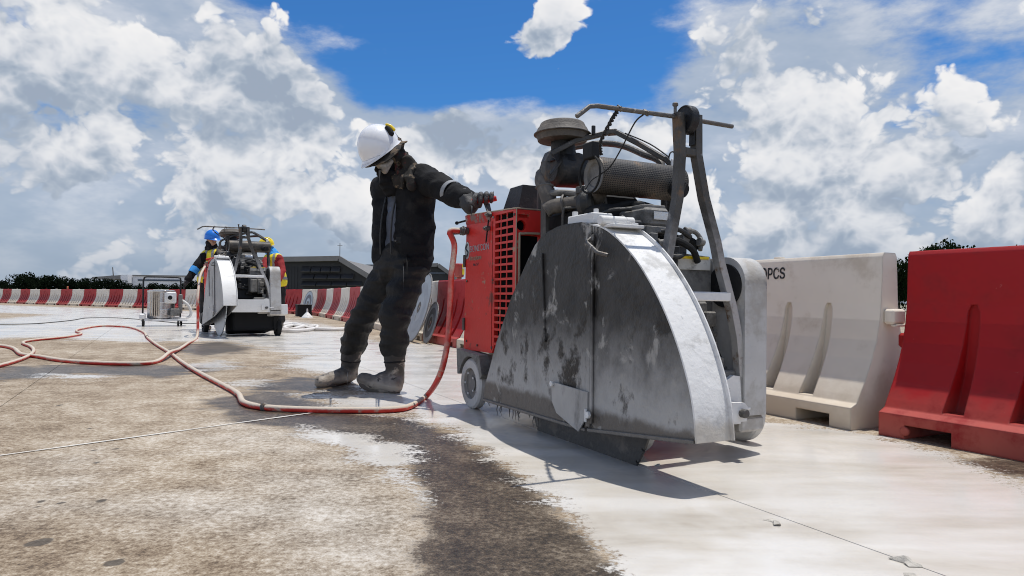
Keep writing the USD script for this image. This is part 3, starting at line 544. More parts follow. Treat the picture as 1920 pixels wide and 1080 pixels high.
    # hoses, lines and fittings low at the front
    hose_pts = [[(.23, .16, .83), (.27, .14, .845), (.34, .12, .81), (.38, .13, .76)], [(.20, .18, .80), (.26, .12, .775), (.31, .13, .79)], [(.35, .18, .89), (.40, .17, .885), (.425, .16, .85), (.41, .15, .81)],
                [(.33, .2, .86), (.39, .18, .85), (.42, .17, .82)], [(.25, .2, .88), (.3, .16, .89), (.36, .15, .86)], [(.40, .12, .58), (.415, .09, .48), (.41, .06, .40), (.42, .04, .33)], [(.43, .12, .52), (.44, .10, .42), (.43, .05, .36)],
                [(.12, .5, .94), (.14, .42, .98), (.22, .36, .99)], [(.15, .34, .95), (.19, .3, .90), (.2, .24, .86)], [(.18, .5, 1.0), (.3, .45, 1.03), (.42, .4, 1.0)]]
    for k, h in enumerate(hose_pts): part(T, 'engine_hose', tube(h, .010 if k % 3 else .014, 8, 5), (black, darkm, greym)[k % 3])
    ft = [((.215, .17, .83), (.25, .15, .835)), ((.20, .165, .775), (.225, .15, .775)), ((.35, .17, .885), (.375, .165, .888)), ((.405, .15, .845), (.43, .15, .84)), ((.33, .17, .855), (.36, .165, .85)), ((.40, .06, .40), (.40, .06, .44)), ((.43, .05, .345), (.43, .05, .38)), ((.39, .09, .47), (.44, .09, .47))]
    for p, q in ft: part(T, 'hose_fitting', [cyl(p, q, .015, n=12), ring(p, A_(q) - A_(p), .016, .004, 16, 6)], greym)
    rk = np.random.default_rng(11); junk = []
    for k in range(26):
        c = A_([rk.uniform(.15, .45), rk.uniform(.24, .30), rk.uniform(.38, .86)]); s_ = rk.uniform(.012, .035, 3); junk.append(box(c[0] - s_[0], c[0] + s_[0], c[1] - .03, c[1] + .02, c[2] - s_[2], c[2] + s_[2], .004))
    part(T, 'engine_fittings', junk, darkm, kind='stuff')
    for k, c in enumerate([(.42, .06, .335), (.40, .02, .315)]): part(T, 'bolt', bolt(c, (0, 0, 1), .016, .02), greym)
    # exhaust silencer: perforated drum across the engine
    n = 40; a = np.arange(n + 1) / n * 2 * PI; r = .081; c0 = A_([.118, .5, 1.147]); xs = A_([0., .006, .462, .468])
    rr_ = [r * .97, r, r, r * .97]; Vv = []; UVv = []
    for x, q in zip(xs, rr_):
        for t in a: Vv.append(c0 + [x, q * math.cos(t), q * math.sin(t)]); UVv.append((x, t * r))
    F = []
    for i in range(len(xs) - 1):
        for j in range(n): o = i * (n + 1) + j; F += [(o, o + n + 1, o + 1), (o + 1, o + n + 1, o + n + 2)]
    sp = numbered(T + '/silencer'); usdkit.mesh(stage, sp, trimesh.Trimesh(Vv, F, process=False), perfm, smooth=True, uv=UVv)
    part(sp, 'end_cap', lathe([(0, .012), (.05, .012), (.055, .004), (r * .95, .0), (r * .99, .006)], c0 - [.001, 0, 0], (1, 0, 0), 40), greym); part(sp, 'end_cap', lathe([(r * .99, -.006), (r * .95, 0), (0, 0)], c0 + [.469, 0, 0], (1, 0, 0), 40), darkm)
    part(sp, 'outlet', [cyl(c0 + [.39, -.06, -.035], c0 + [.40, -.125, -.05], .036), cyl(c0 + [.398, -.1251, -.05], c0 + [.4, -.127, -.051], .030)], black)
    part(sp, 'strap', [ring(c0 + [-.02, 0, .0], (1, 0, 0), r * 1.0, .005, 36, 6), box(.085, .125, .46, .54, 1.215, 1.285, .004)], black)
    part(T, 'exhaust_pipe', [tube([(.06, .82, 1.02), (.09, .80, 1.04), (.16, .72, 1.05), (.20, .62, 1.055), (.19, .56, 1.08), (.16, .53, 1.11)], .036, 14, 5)], capm)
    part(T, 'pipe_clamp', [ring((.13, .76, 1.046), (.7, -.8, .1), .045, .007, 24, 6), ring((.185, .67, 1.052), (.4, -.9, .05), .046, .008, 24, 6), box(.15, .19, .64, .70, 1.09, 1.125, .004), cyl((.15, .66, 1.10), (.21, .62, 1.12), .013)], steel)
    part(T, 'turbocharger', [lathe([(.03, 0), (.065, .01), (.075, .04), (.06, .07), (.03, .08)], (.17, .66, 1.03), (.3, -.9, .1)), ring((.2, .6, 1.04), (.3, -.9, .1), .05, .022), cyl((.2, .62, .9), (.2, .62, 1.02), .03)], darkm)
    part(T, 'engine_top', [box(.13, .44, .45, .95, .93, 1.02, .015), box(.2, .46, .62, .9, 1.0, 1.10, .02)], black)
    # air cleaner, elbow, rain cap
    part(T, 'air_cleaner', lathe([(0, 0), (.06, .0), (.085, .02), (.088, .05), (.088, .15), (.082, .17), (.05, .18), (0, .18)], (.155, .93, 1.245), (1, 0, .05), 32), darkm)
    part(T, 'air_hose', [lathe([(.066 + .006 * (i % 2), i * .012) for i in range(9)], (.325, .93, 1.255), (1, -.1, .1), 24)], greym)
    part(T, 'hose_clamp', ring((.325, .93, 1.255), (1, -.1, .1), .071, .006, 28, 6), chrome)
    part(T, 'air_elbow', tube([(.40, .92, 1.26), (.44, .88, 1.24), (.44, .80, 1.16), (.42, .74, 1.08)], .06, 14, 5), blackm)
    part(T, 'intake_pipe', [tube([(.10, .92, 1.21), (.075, .88, 1.17), (.075, .84, 1.11), (.09, .82, 1.04)], .036, 14, 5), ring((.078, .86, 1.14), (0, .2, 1), .039, .006)], capm)
    part(T, 'coolant_pipe', tube([(.07, .82, 1.10), (.12, .78, 1.105), (.18, .70, 1.09), (.22, .64, 1.06)], .016, 10, 5), greym)
    part(T, 'intake_stem', [cyl((.225, .93, 1.31), (.215, .93, 1.42), .064, .056, 24), cyl((.225, .93, 1.28), (.225, .93, 1.315), .085, .066, 24)], blackm)
    part(T, 'rain_cap', lathe([(0, .066), (.06, .065), (.104, .060), (.110, .055), (.119, .034), (.123, .032), (.134, .010), (.143, .004), (.143, .0), (.131, -.002), (.122, -.03), (.058, -.035)], (.216, .93, 1.42), (.0, .02, 1), 40), capm)
    part(T, 'cap_latch', box(.31, .328, .80, .815, 1.41, 1.455, .003), blackm)
    # roll bars
    rp = [(.078, .85, .80), (.075, .85, 1.258), (.092, .85, 1.296), (.23, .85, 1.375), (.42, .83, 1.437), (.45, .80, 1.437), (.50, .68, 1.36), (.556, .55, 1.268), (.575, .53, 1.235), (.58, .53, .80)]
    rb = part(T, 'roll_bar', [bar(A_(a) - U3_(b, a) * .006, A_(b) + U3_(b, a) * .006, .05, .024, (0, 0, 1) if abs(b[2] - a[2]) < .2 else (1, 0, 0)) for a, b in zip(rp[:-1], rp[1:])], framem)
    part(rb, 'brace', bar((.09, .85, 1.18), (.19, .87, 1.30), .02, .012), framem)
    part(rb, 'wire', [tube([(.46, .74, 1.42), (.50, .6, 1.345), (.535, .5, 1.268)], .0035, 6, 4), tube([(.533, .5, 1.263), (.54, .5, 1.285), (.555, .5, 1.295), (.57, .5, 1.285), (.568, .5, 1.255)], .0035, 6, 4), tube([(.565, .5, 1.26), (.575, .5, 1.282), (.59, .5, 1.283), (.598, .5, 1.268)], .003, 6, 4)], blackm)
    part(rb, 'hook_tab', box(.545, .575, .49, .502, 1.19, 1.26, .003), whitem)
    part(T, 'rear_roll_bar', [tube([(.18, 1.12, .95), (.185, 1.12, 1.27), (.30, 1.12, 1.38), (.42, 1.12, 1.42), (.66, 1.12, 1.465), (.80, 1.12, 1.44), (.95, 1.12, 1.40), (.97, 1.12, 1.30), (.97, 1.12, .95)] if False else [(.16, 1.05, .95), (.17, 1.05, 1.26), (.26, 1.05, 1.365), (.38, 1.05, 1.405), (.50, 1.0, 1.425), (.56, .9, 1.40), (.58, .75, 1.33), (.59, .62, 1.26), (.59, .60, 1.1), (.59, .60, .9)], .017, 10, 4)], framem)
    part(T, 'engine_frame', [tube([(.10, .72, .90), (.10, .72, 1.01), (.13, .70, 1.025), (.30, .58, 1.03)], .007, 8, 4)], framem)
    # operator console
    prof = shapely.Polygon([(1.004, 1.045), (1.301, 1.061), (1.624, 1.074), (1.642, .31), (1.27, .315), (1.18, .42), (1.004, .62)])
    body = man(extr(prof, 'x', 0, .56))
    gy0, gy1, gz0, gz1 = 1.036, 1.243, .33, 1.038
    body -= man(trimesh.creation.box((.05, gy1 - gy0, gz1 - gz0)).apply_translation((.0, (gy0 + gy1) / 2, (gz0 + gz1) / 2)))
    body -= man(trimesh.creation.box((.06, .04, .018)).apply_translation((.042, 1.004, 1.012)))
    body -= man(extr(shapely.Point(.029, .966).buffer(.026), 'y', .98, 1.03))
    body -= man(box(.02, .14, .98, 1.03, .62, .925, .015))
    K = part(T, 'console', body, redp, False)
    bars = [box(0, .004, y - .004, y + .004, gz0, gz1, 0) for y in np.linspace(gy0, gy1, 4)[1:-1]] + [box(.0005, .0035, gy0, gy1, z - .006, z + .006, 0) for z in np.linspace(gz0, gz1, 20)[1:-1]]
    part(K, 'grille', bars, tanedge if not first else redp, False); part(K, 'grille_backing', box(.0235, .0246, gy0, gy1, gz0, gz1, 0), voidm, False)
    part(K, 'opening_backing', box(.003, .145, 1.026, 1.0295, .625, 1.03, 0), voidm, False)
    part(K, 'window_trim', [tube([(.018, 1.0, .63), (.018, 1.0, .90), (.03, 1.0, .925), (.13, 1.0, .93)], .006, 6, 3)], tanedge)
    part(K, 'top_trim', [bar((.0, 1.004, 1.05), (.0, 1.624, 1.079), .006, .006), bar((.0, 1.0, 1.05), (.56, 1.0, 1.05), .006, .006), bar((.0, 1.0, 1.047), (.0, 1.0, .64), .005, .005)], tanedge)
    part(K, 'control_panel', extr([(1.301, 1.012), (1.625, 1.024), (1.64, 1.076), (1.301, 1.064)], 'x', -.003, .20), mat('worn_panel_%d' % first, (.20, .11, .085), .6, dirt=rgb(176, 40, 32), ds=14, dt=.5, dw=.03, dirt2=(.3, .27, .23), ds2=20))
    part(K, 'battery_box', hullm([(x * 1., y, 1.06) for x in (.12, .38) for y in (1.22, 1.42)] + [(x, y, 1.215) for x in (.165, .36) for y in (1.25, 1.40)]), blackm, False)
    part(K, 'gas_strut', [bar((-.012, 1.30, 1.02), (-.012, 1.33, .90), .007, .007)], black)
    for c in ((-.0, 1.31, .975), (-.0, 1.29, 1.045)): part(K, 'knob', [cyl(c, A_(c) - [.03, 0, 0], .013, n=12), bolt(A_(c) - [.03, 0, 0], (-1, 0, 0), .008, .008)], steel)
    inl = part(K, 'hose_inlet', [cyl((.0, 1.60, .985), (-.045, 1.60, .985), .02, n=16), ring((-.03, 1.60, .985), (1, 0, 0), .022, .006, 20, 6), box(-.03, .0, 1.615, 1.66, .965, 1.01)], steel)
    part(K, 'screw', [bolt((-.0005, y, z), (-1, 0, 0), .007, .005) for y, z in ((1.02, 1.02), (1.02, .36), (1.262, 1.03), (1.265, .345), (1.60, .36), (1.45, .345), (1.605, .70), (1.262, .70))], steel)
    part(K, 'panel_joint', [box(-.0012, .0, 1.2695, 1.2725, .33, 1.01, 0)], voidm, False)
    part(K, 'side_hinge', [cyl((-.006, 1.635, z), (-.006, 1.635, z + .07), .008, n=10) for z in (.42, .78)], steel)
    # badge and lettering on the left face
    if first:
        lg = m3.CrossSection.circle(1., 28).scale((.034, .047)); part(K, 'badge', extr(shapely.affinity.scale(shapely.Point(0, 0).buffer(1, 12), .034, .050), 'x', 0, .0012).apply_translation((-.0018, 1.608, .874)), chrome, False)
        part(K, 'badge_wave', [tube([(-.0035, 1.608 + .018 * s_, .874 + q) for q, s_ in ((.036, -.2), (.012, .9), (-.012, -.9), (-.036, .2))], .004, 6, 4)], letterblue)
        def lettering(text, h, y, z, slope, m, stretch=1.):
            t = meshkit.text_mesh(text, h, .0012, False); v = t.vertices; v = v.copy(); v[:, 0] *= stretch
            w = np.c_[-.0008 - v[:, 2], y - v[:, 0], z + v[:, 1] + slope * v[:, 0]]; part(K, 'lettering', trimesh.Trimesh(w, t.faces, process=False), m, False)
        lettering('SONICON', .034, 1.572, .862, .012, lettergrey, 1.16); lettering('Airusplane', .024, 1.572, .815, .012, tanedge, .98); lettering('No. 57', .014, 1.52, .783, .012, letterblue, 1.2)
    # control lever and handlebars
    lv = part(T, 'control_lever', [bar((.10, 1.52, 1.06), (.10, 1.60, 1.155), .012, .012), bar((.115, 1.56, 1.105), (.115, 1.585, 1.15), .02, .01)], steel)
    part(lv, 'grip', [tube([(.03, 1.64, 1.158), (.07, 1.62, 1.166), (.12, 1.60, 1.172), (.165, 1.575, 1.182)], [.017, .02, .019, .015], 12, 4)], rubbergrip)
    part(T, 'handlebar', bar((.06, 1.60, .985), (.06, 2.06, 1.01), .018, .018), black); part(T, 'handlebar', bar((.50, 1.60, .985), (.50, 2.06, 1.01), .018, .018), black)
    part(T, 'brake_rod', [cyl((.04, 1.64, 1.06), (.04, 1.86, 1.058), .006, n=8), cyl((.04, 1.86, 1.058), (.04, 1.875, 1.058), .011, n=10)], black)
    fn = extr([(1.29, .20), (1.33, .30), (1.64, .315), (1.625, .175), (1.60, .175)] + [(1.455 + .145 * math.cos(t), .14 + .145 * math.sin(t)) for t in np.linspace(.25, 2.9, 12)], 'x', -.045, .03)
    part(T, 'mudguard', fn, greym if first else darkm, False)
    return T

saw1 = build_saw('large red and black concrete saw with slurry-splashed blade guard, nearest the camera', ORG, TH, True)
p2 = gp(410, 632)
saw2 = build_saw('silver concrete saw in the background with its nose raised between two workers', (p2[0] + .10, p2[1], .225), math.radians(33), False, rotx=math.radians(-8.5), scale=(1.32, 1.1, 1.09), drop=.185)

# ---------------------------------------------------------------- water-filled barriers
BL, BSTEP = 1.38, 1.405
def barrier_body():
    outer = [(0, .275), (.105, .275), (.125, .232), (.16, .214), (.24, .168), (.33, .126), (.42, .093), (.52, .071), (.60, .062), (.83, .052), (.85, .040)]
    big = [(z, y + .02) for z, y in outer]
    inner = [(-.1, .19), (.10, .19), (.13, .128), (.20, .098), (.30, .068), (.42, .054), (.52, .048), (.9, .035)]
    def solid(prof, x0, x1):
        pts = [(y, z) for z, y in prof] + [(-y, z) for z, y in prof[::-1]]
        return m3.CrossSection([pts]).extrude(x1 - x0).transform([[0, 0, 1, x0], [1, 0, 0, 0], [0, 1, 0, 0]])
    def cube(x0, x1, y0, y1, z0, z1): return m3.Manifold.cube((x1 - x0, y1 - y0, z1 - z0)).translate((x0, y0, z0))
    full = solid(outer, 0, BL)
    B = full = solid(outer, 0, BL)
    groove = solid(big, .1, BL - .1) - solid(inner, -.1, BL + .1)
    for c in (.30, .56, .82, 1.08):
        cut = m3.CrossSection([[(c - .044, .131), (c + .044, .131), (c + .024, .57), (c + .012, .60), (c - .012, .60), (c - .024, .57)]]).extrude(2).transform([[1, 0, 0, 0], [0, 0, -1, 1], [0, 1, 0, 0]])
        B = B - (cut ^ groove)
    for c in (.22, 1.16): B -= cube(c - .10, c + .10, -1, 1, -1, .062)
    return B
bbody = barrier_body()
def make_barrier(colour, loc, rz, label, group):
    m = barred if colour == 'red' else barwhite
    T = thing('water_barrier', label, 'barrier', loc, rz, group)
    part(T, 'body', bbody, m, False)
    part(T, 'connector', [box(BL - .002, BL + .055, -.05, .05, .50, .575, .012), box(BL + .03, BL + .06, -.035, .035, .49, .50, .004)], m)
    part(T, 'connector', box(-.055, .002, -.05, .05, .39, .46, .012), m)
    part(T, 'filler_cap', [cyl((.69, 0, .848), (.69, 0, .862), .03, n=16)], m); part(T, 'drain_plug', cyl((.12, -.278, .035), (.12, -.26, .035), .022, n=12), m)
    return T
PB = [gp(1920, 866), gp(1647, 815), gp(1500, 793), gp(862, 654), gp(810, 644.5), gp(659, 606), gp(590, 591.5), gp(541, 588), gp(370, 581.5), gp(20, 569)]
PB[0] = PB[1] + (PB[0] - PB[1]) / np.linalg.norm(PB[0] - PB[1]) * 3
PB.append(PB[-1] + (PB[-1] - PB[-2]) / np.linalg.norm(PB[-1] - PB[-2]) * 6)
path = A_([gp(1604, 809)] + PB[2:])[:, :2]; seg = np.linalg.norm(np.diff(path, axis=0), axis=1); cum = np.r_[0, np.cumsum(seg)]
def on(s): return A_([np.interp(s, cum, path[:, 0]), np.interp(s, cum, path[:, 1])])
places = []
dd = (PB[0] - PB[1])[:2]; dd = dd / np.linalg.norm(dd); places.append((PB[1][:2], dd, 'red', 0))
k = 1; s = 0.
while s + BSTEP < cum[-1]:
    near, far = on(s + .03), on(s + .03 + BL); d = (near - far) / np.linalg.norm(near - far)
    places.append((far, d, 'white' if k in (1, 3, 4) or (k > 5 and k % 2 == 0) else 'red', k)); s += BSTEP; k += 1
ORD = 'first second third fourth fifth sixth seventh eighth ninth tenth eleventh twelfth thirteenth fourteenth fifteenth sixteenth seventeenth eighteenth nineteenth twentieth'.split()
def order(n): return ORD[n] if n < 20 else 'twenty-' + ORD[n - 20]
protos = {}; seen = {'red': 0, 'white': 0}; barrier_at = {}
for pos, d, colour, k in places:
    nrm = A_([-d[1], d[0]]); c = pos + nrm * .276; rz = math.atan2(d[1], d[0]); n = seen[colour]; seen[colour] += 1
    if k == 0: lab = 'large red plastic barrier cropped by the right edge of the picture'
    elif k == 1: lab = 'white plastic barrier with black stencilled letters beside the near saw'
    else: lab = f'{colour} plastic water-filled barrier, {order(n)} {colour} one along the row counting from the near end'
    grp = 'red and white barriers lining the apron'
    b = make_barrier(colour, (c[0], c[1], 0), rz, lab, grp) if colour not in protos and k != 1 else None
    if k == 1:
        b = make_barrier('white', (c[0], c[1], 0), rz, lab, grp)
        t = meshkit.text_mesh('OPCS', .062, .001, True); v = t.vertices * [.78, 1, 1]; x0 = .60
        slope = .009 / .28
        zz = .735 + v[:, 1]; ys = -(.062 - (zz - .60) / .23 * .010) - .0012 - v[:, 2]
        part(b, 'lettering', trimesh.Trimesh(np.c_[x0 + v[:, 0] * 1.0, ys, zz], t.faces[:, ::-1] if False else t.faces, process=False), stencil, False)
    elif b is None: b = dup(protos[colour], (c[0], c[1], 0), rz, lab, grp)
    else: protos[colour] = b
    barrier_at[k] = (c, d, nrm)

# warning lamps on the barriers
def warning_lamp(pos, rz, label):
    T = thing('warning_lamp', label, 'warning lamp', pos, rz)
    part(T, 'housing', [box(-.055, .055, -.035, .035, 0, .16, .012), cyl((0, 0, -.02), (0, 0, .0), .03)], barred)
    part(T, 'reflector', box(.01, .052, -.0385, -.0345, .03, .15, .001), yellow); part(T, 'white_band', box(.009, .053, -.041, -.039, .095, .112, .0005), stickm)
    return T
q = at(861, 522, 8.15); warning_lamp((q[0], q[1], .852), TH + math.radians(-62) + PI / 2, 'red and yellow warning lamp standing on the barrier behind the red console')
kb = min(barrier_at, key=lambda k: abs((CAM[:2] + 0 + barrier_at[k][0])[0] / barrier_at[k][0][1] - (112 - 960) / FPX))
c, d, nrm = barrier_at[kb]; warning_lamp((c[0] + d[0] * .69, c[1] + d[1] * .69, .852), math.atan2(d[1], d[0]), 'small red and yellow warning lamp on the far left barrier row')

# ---------------------------------------------------------------- spare discs leaning on the barriers
def disc(foot, R, nrm, lean, label, inner=True):
    upv = A_([nrm[0] * math.sin(lean), nrm[1] * math.sin(lean), math.cos(lean)]); ax = np.cross(upv, [-nrm[1], nrm[0], 0.]); ax /= np.linalg.norm(ax)
    if ax[:2] @ nrm > 0: ax = -ax
    c = A_([foot[0], foot[1], 0]) + upv * R
    x, y, d3 = frame(ax); T = thing('saw_disc', label, 'saw disc', c, 0)
    t = .0035
    part(T, 'disc_core', lathe([(.03, -t), (R - .02, -t), (R - .02, t), (.03, t), (.03, -t)], (0, 0, 0), ax, 56), diskm, 30)
    n = max(24, int(R * 110)); sg = []
    for i in range(n):
        a0, a1 = 2 * PI * (i + .05) / n, 2 * PI * (i + .95) / n
        pts = [(x * math.cos(a) + y * math.sin(a)) * r_ + ax * s_ for a in (a0, (a0 + a1) / 2, a1) for r_ in (R - .022, R) for s_ in (-t * 1.4, t * 1.4)]
        sg.append(hullm(pts))
    part(T, 'segments', sg, segm, False)
    part(T, 'label_ring', lathe([(R * .42, .0048), (R * .44, .0052), (R * .70, .0052), (R * .72, .0048)], (0, 0, 0), ax, 48), mat('disc_print_%d' % int(R * 1000), (.30, .32, .35) if R > .4 else (.10, .10, .11), .45, .3), 30)
    part(T, 'hub_ring', [lathe([(.03, .005), (.035, .0065), (.075, .0065), (.08, .005)], (0, 0, 0), ax, 32)], steel)
    return T
nB = barrier_at[6][2]
disc(gp(768, 641), .49, nB, .26, 'large grey saw disc leaning against the barriers beside the worker'); disc(gp(797, 644), .285, nB, .25, 'small dark saw disc with pale ring leaning beside the large one')
kd = min(barrier_at, key=lambda k: abs(barrier_at[k][0][0] / barrier_at[k][0][1] - (575 - 960) / FPX) if barrier_at[k][0][1] > 15 else 9)
disc(gp(572, 592), .40, barrier_at[kd][2], .2, 'distant grey saw disc leaning on the barriers behind a black box')
q = gp(569, 594); T = thing('tool_box', 'small black open crate in front of the distant barriers', 'crate', (q[0], q[1], 0), .5)
part(T, 'box', [box(-.20, .20, -.14, .14, .02, .05), box(-.2, .2, -.15, -.13, .02, .36), box(-.2, .2, .13, .15, .02, .36), box(-.21, -.19, -.15, .15, .02, .36), box(.19, .21, -.15, .15, .02, .36)], black); part(T, 'rim', [bar((-.22, -.16, .36), (.22, -.16, .36), .03, .02), bar((-.22, .16, .36), (.22, .16, .36), .03, .02)], darkm); part(T, 'foot', box(-.1, .1, -.1, .1, 0, .02), darkm)
q = gp(576, 596); T = thing('funnel', 'small pale metal funnel standing upside down by the black crate', 'funnel', (q[0], q[1], 0)); part(T, 'cone', lathe([(.16, 0), (.165, .01), (.03, .16), (.026, .16)], (0, 0, 0), (0, 0, 1)), whitem); part(T, 'spout', cyl((0, 0, .15), (0, 0, .26), .026, .018), whitem)

# ---------------------------------------------------------------- hoses and cables on the ground
def gl(pts, r=.02): return [tuple(gp(x, y, r)) for x, y in pts]
def loc2w(p): return ORG + V_ * p[0] + U_ * p[1] + A_([0, 0, p[2]])
inlet = loc2w((-.055, 1.60, .985))
hp = [inlet, inlet + [-.05, -.02, -.01], at(852, 462, 3.9), at(846, 520, 3.85), at(843, 590, 3.8), at(838, 650, 3.77), at(824, 705, 3.78)]
hp = [tuple(p) for p in hp] + gl([(800, 742), (768, 762), (730, 768), (660, 769), (580, 768), (500, 764), (458, 755), (446, 738), (418, 722), (370, 697), (340, 678), (318, 661), (292, 645), (276, 632), (268, 622), (240, 613), (190, 611), (150, 617), (143, 621), (152, 626), (120, 632), (60, 638), (43, 643), (58, 650), (63, 658), (52, 668), (20, 680), (-40, 695)], .017)
hose1 = solo('water_hose', tube(hp, .0165, 10, 8), dryred, 'long dusty red water hose curving from the red console across the apron', 'hose', smooth=True)
for k_, (pa, pb) in enumerate(((hp[12], hp[13]), (hp[20], hp[21]))):
    pa, pb = A_(pa), A_(pb); d_ = (pb - pa) / np.linalg.norm(pb - pa); part(hose1, 'coupling', [cyl(pa, pa + d_ * .07, .021, n=16), cyl(pa + d_ * .012, pa + d_ * .03, .025, n=16)], steel)
q2 = loc2w((0, 0, 0))
h2 = gl([(-40, 645), (0, 648), (25, 653), (40, 664), (70, 668), (120, 676), (200, 681), (270, 681), (298, 676)], .018) + [tuple(gp(318, 661, .05))] + gl([(335, 655), (352, 644), (369, 632)], .018) + [tuple(at(371, 600, 9.9)), tuple(at(371, 560, 9.9)), tuple(at(375, 520, 10.2)), tuple(at(384, 500, 10.6))]
solo('water_hose', tube(h2, .0185, 10, 8), dryred, 'tan and red hose running from the left edge up to the background saw', 'hose', smooth=True)
solo('cable', tube(gl([(-30, 608), (60, 607), (130, 601), (165, 596), (220, 596), (275, 600), (340, 606), (372, 606)], .008), .008, 6, 8), black, 'thin dark cable lying on white slurry at the far left', 'cable', smooth=True)
coil = gl([(508, 617), (530, 609), (550, 607), (568, 611), (566, 617), (545, 618), (533, 614), (550, 610), (575, 614), (600, 617), (640, 617), (690, 612)], .03)
coil[4] = tuple(A_(coil[4]) + [0, 0, .04]); solo('white_hose', tube(coil, .032, 10, 8), whitehose, 'thick white hose coiled on the ground behind the background saw', 'hose', smooth=True)
coil = gl([(520, 619), (555, 620), (590, 616), (594, 611), (580, 612)], .03); solo('white_hose', tube(coil, .03, 10, 8), whitehose, 'short white hose with an open end lying by the coil', 'hose', smooth=True)

# ---------------------------------------------------------------- dust extractor on its trolley
q = gp(308, 611); az = math.atan2(-q[0], q[1]); T = thing('dust_extractor', 'silver drum dust extractor on a black wheeled trolley near the background saw', 'vacuum', (q[0], q[1], 0), az)
sc = 13.6 / 1300                                          # metres per pixel at its distance
part(T, 'trolley', [box(-.40, .40, -.28, .28, .10, .14), box(-.43, -.33, -.3, .3, .13, .24, .02)], whitem)
for x, y in ((-.36, -.25), (-.36, .25), (.24, -.27), (.30, .25)): wheel(T, (x, y, .055 if x > 0 else .075), .055 if x > 0 else .075, .035, -1, 'wheel', black, darkm)
part(T, 'push_handle', tube([(-.38, .22, .14), (-.38, .22, .88), (-.36, .22, .94), (-.31, .22, .955), (.22, .22, .955), (.27, .22, .94), (.28, .22, .88), (.28, .22, .14)], .017, 10), blackm)
dr = part(T, 'drum', lathe([(0, 0), (.235, 0), (.24, .02), (.24, .16), (.246, .17), (.24, .18), (.24, .30), (.246, .31), (.24, .32), (.24, .5), (.25, .51), (.25, .53), (.2, .55), (0, .55)], (-.06, 0, .15), (0, 0, 1), 36), chrome); 
part(dr, 'filter_panel', [box(-.25 + .035 * i, -.23 + .035 * i, -.262, -.2, .2, .66, .003) for i in range(5)], tanhose)
part(T, 'motor_head', [box(-.02, .20, -.24, .0, .44, .66, .02), cyl((.09, -.24, .55), (.09, -.29, .55), .055)], whitem); part(T, 'suction_port', [cyl((.09, -.288, .55), (.09, -.294, .55), .04)], black)
part(T, 'control_box', [box(.10, .26, -.28, -.18, .20, .34, .01), box(.24, .31, -.2, .05, .25, .62, .015)], greym)
part(T, 'suction_hose', tube([(.30, -.1, .50), (.40, -.12, .42), (.46, -.12, .30), (.45, -.12, .20), (.36, -.14, .155), (.15, -.2, .16)], .026, 10, 5), whitehose)

# concrete crumbs beside the cut
for (x, y), s_, l in [((1457, 983), .012, 'small grey concrete chip lying beside the middle of the cut'), ((1446, 977), .007, 'tiny pale concrete chip beside the larger one near the cut'), ((1693, 1052), .014, 'dark broken concrete piece sitting on the cut at lower right'), ((1707, 1060), .009, 'dark crumb just right of the broken piece on the cut'), ((1705, 1079), .010, 'white chip at the bottom edge right of the cut'), ((1232, 872), .007, 'tiny chip at the front of the blade')]:
    q = gp(x, y); r_ = np.random.default_rng(int(x)); solo('concrete_chip', hullm(A_([q[0], q[1], s_ * .25]) + r_.normal(0, 1, (14, 3)) * [s_, s_, s_ * .35]), concm, l, 'concrete chip', 'concrete chips along the cut', smooth=False)

# ---------------------------------------------------------------- people
def sph(p, r, n=20): return m3.Manifold.sphere(r, n).translate(tuple(map(float, p)))
def chain(pts, n=20):
    """Hulls of the spheres at successive joints: (point, radius) pairs."""
    S = [sph(p, r, n) for p, r in pts]; out = []
    for a, b in zip(S[:-1], S[1:]): out.append(m3.Manifold.batch_hull([a, b]))
    return m3.Manifold.batch_boolean(out, m3.OpType.Add)
def hullof(pts, n=20): return m3.Manifold.batch_hull([sph(p, r, n) for p, r in pts])
def join(*ms): return m3.Manifold.batch_boolean(list(ms), m3.OpType.Add)
def skinned(m, edge=.02, it=12, amp=0., freq=9., seed=0, stretch=(1, 1, 1), ridged=0.):
    t = tri(m.refine_to_length(edge)); t = trimesh.Trimesh(t.vertices, t.faces, process=True); t.merge_vertices(digits_vertex=5)
    trimesh.smoothing.filter_taubin(t, iterations=it)
    if amp:
        q = t.vertices * A_(stretch) * freq; f = meshkit.fbm(q, 3, seed) - .5
        if ridged: f = f + ridged * (.5 - np.abs(meshkit.noise(q * 1.3 + 5, seed + 9) - .5) * 2)
        t.vertices = t.vertices + t.vertex_normals * (amp * 2 * f)[:, None]
    return t
def U3(*a): a = A_(a, float); return a / np.linalg.norm(a)
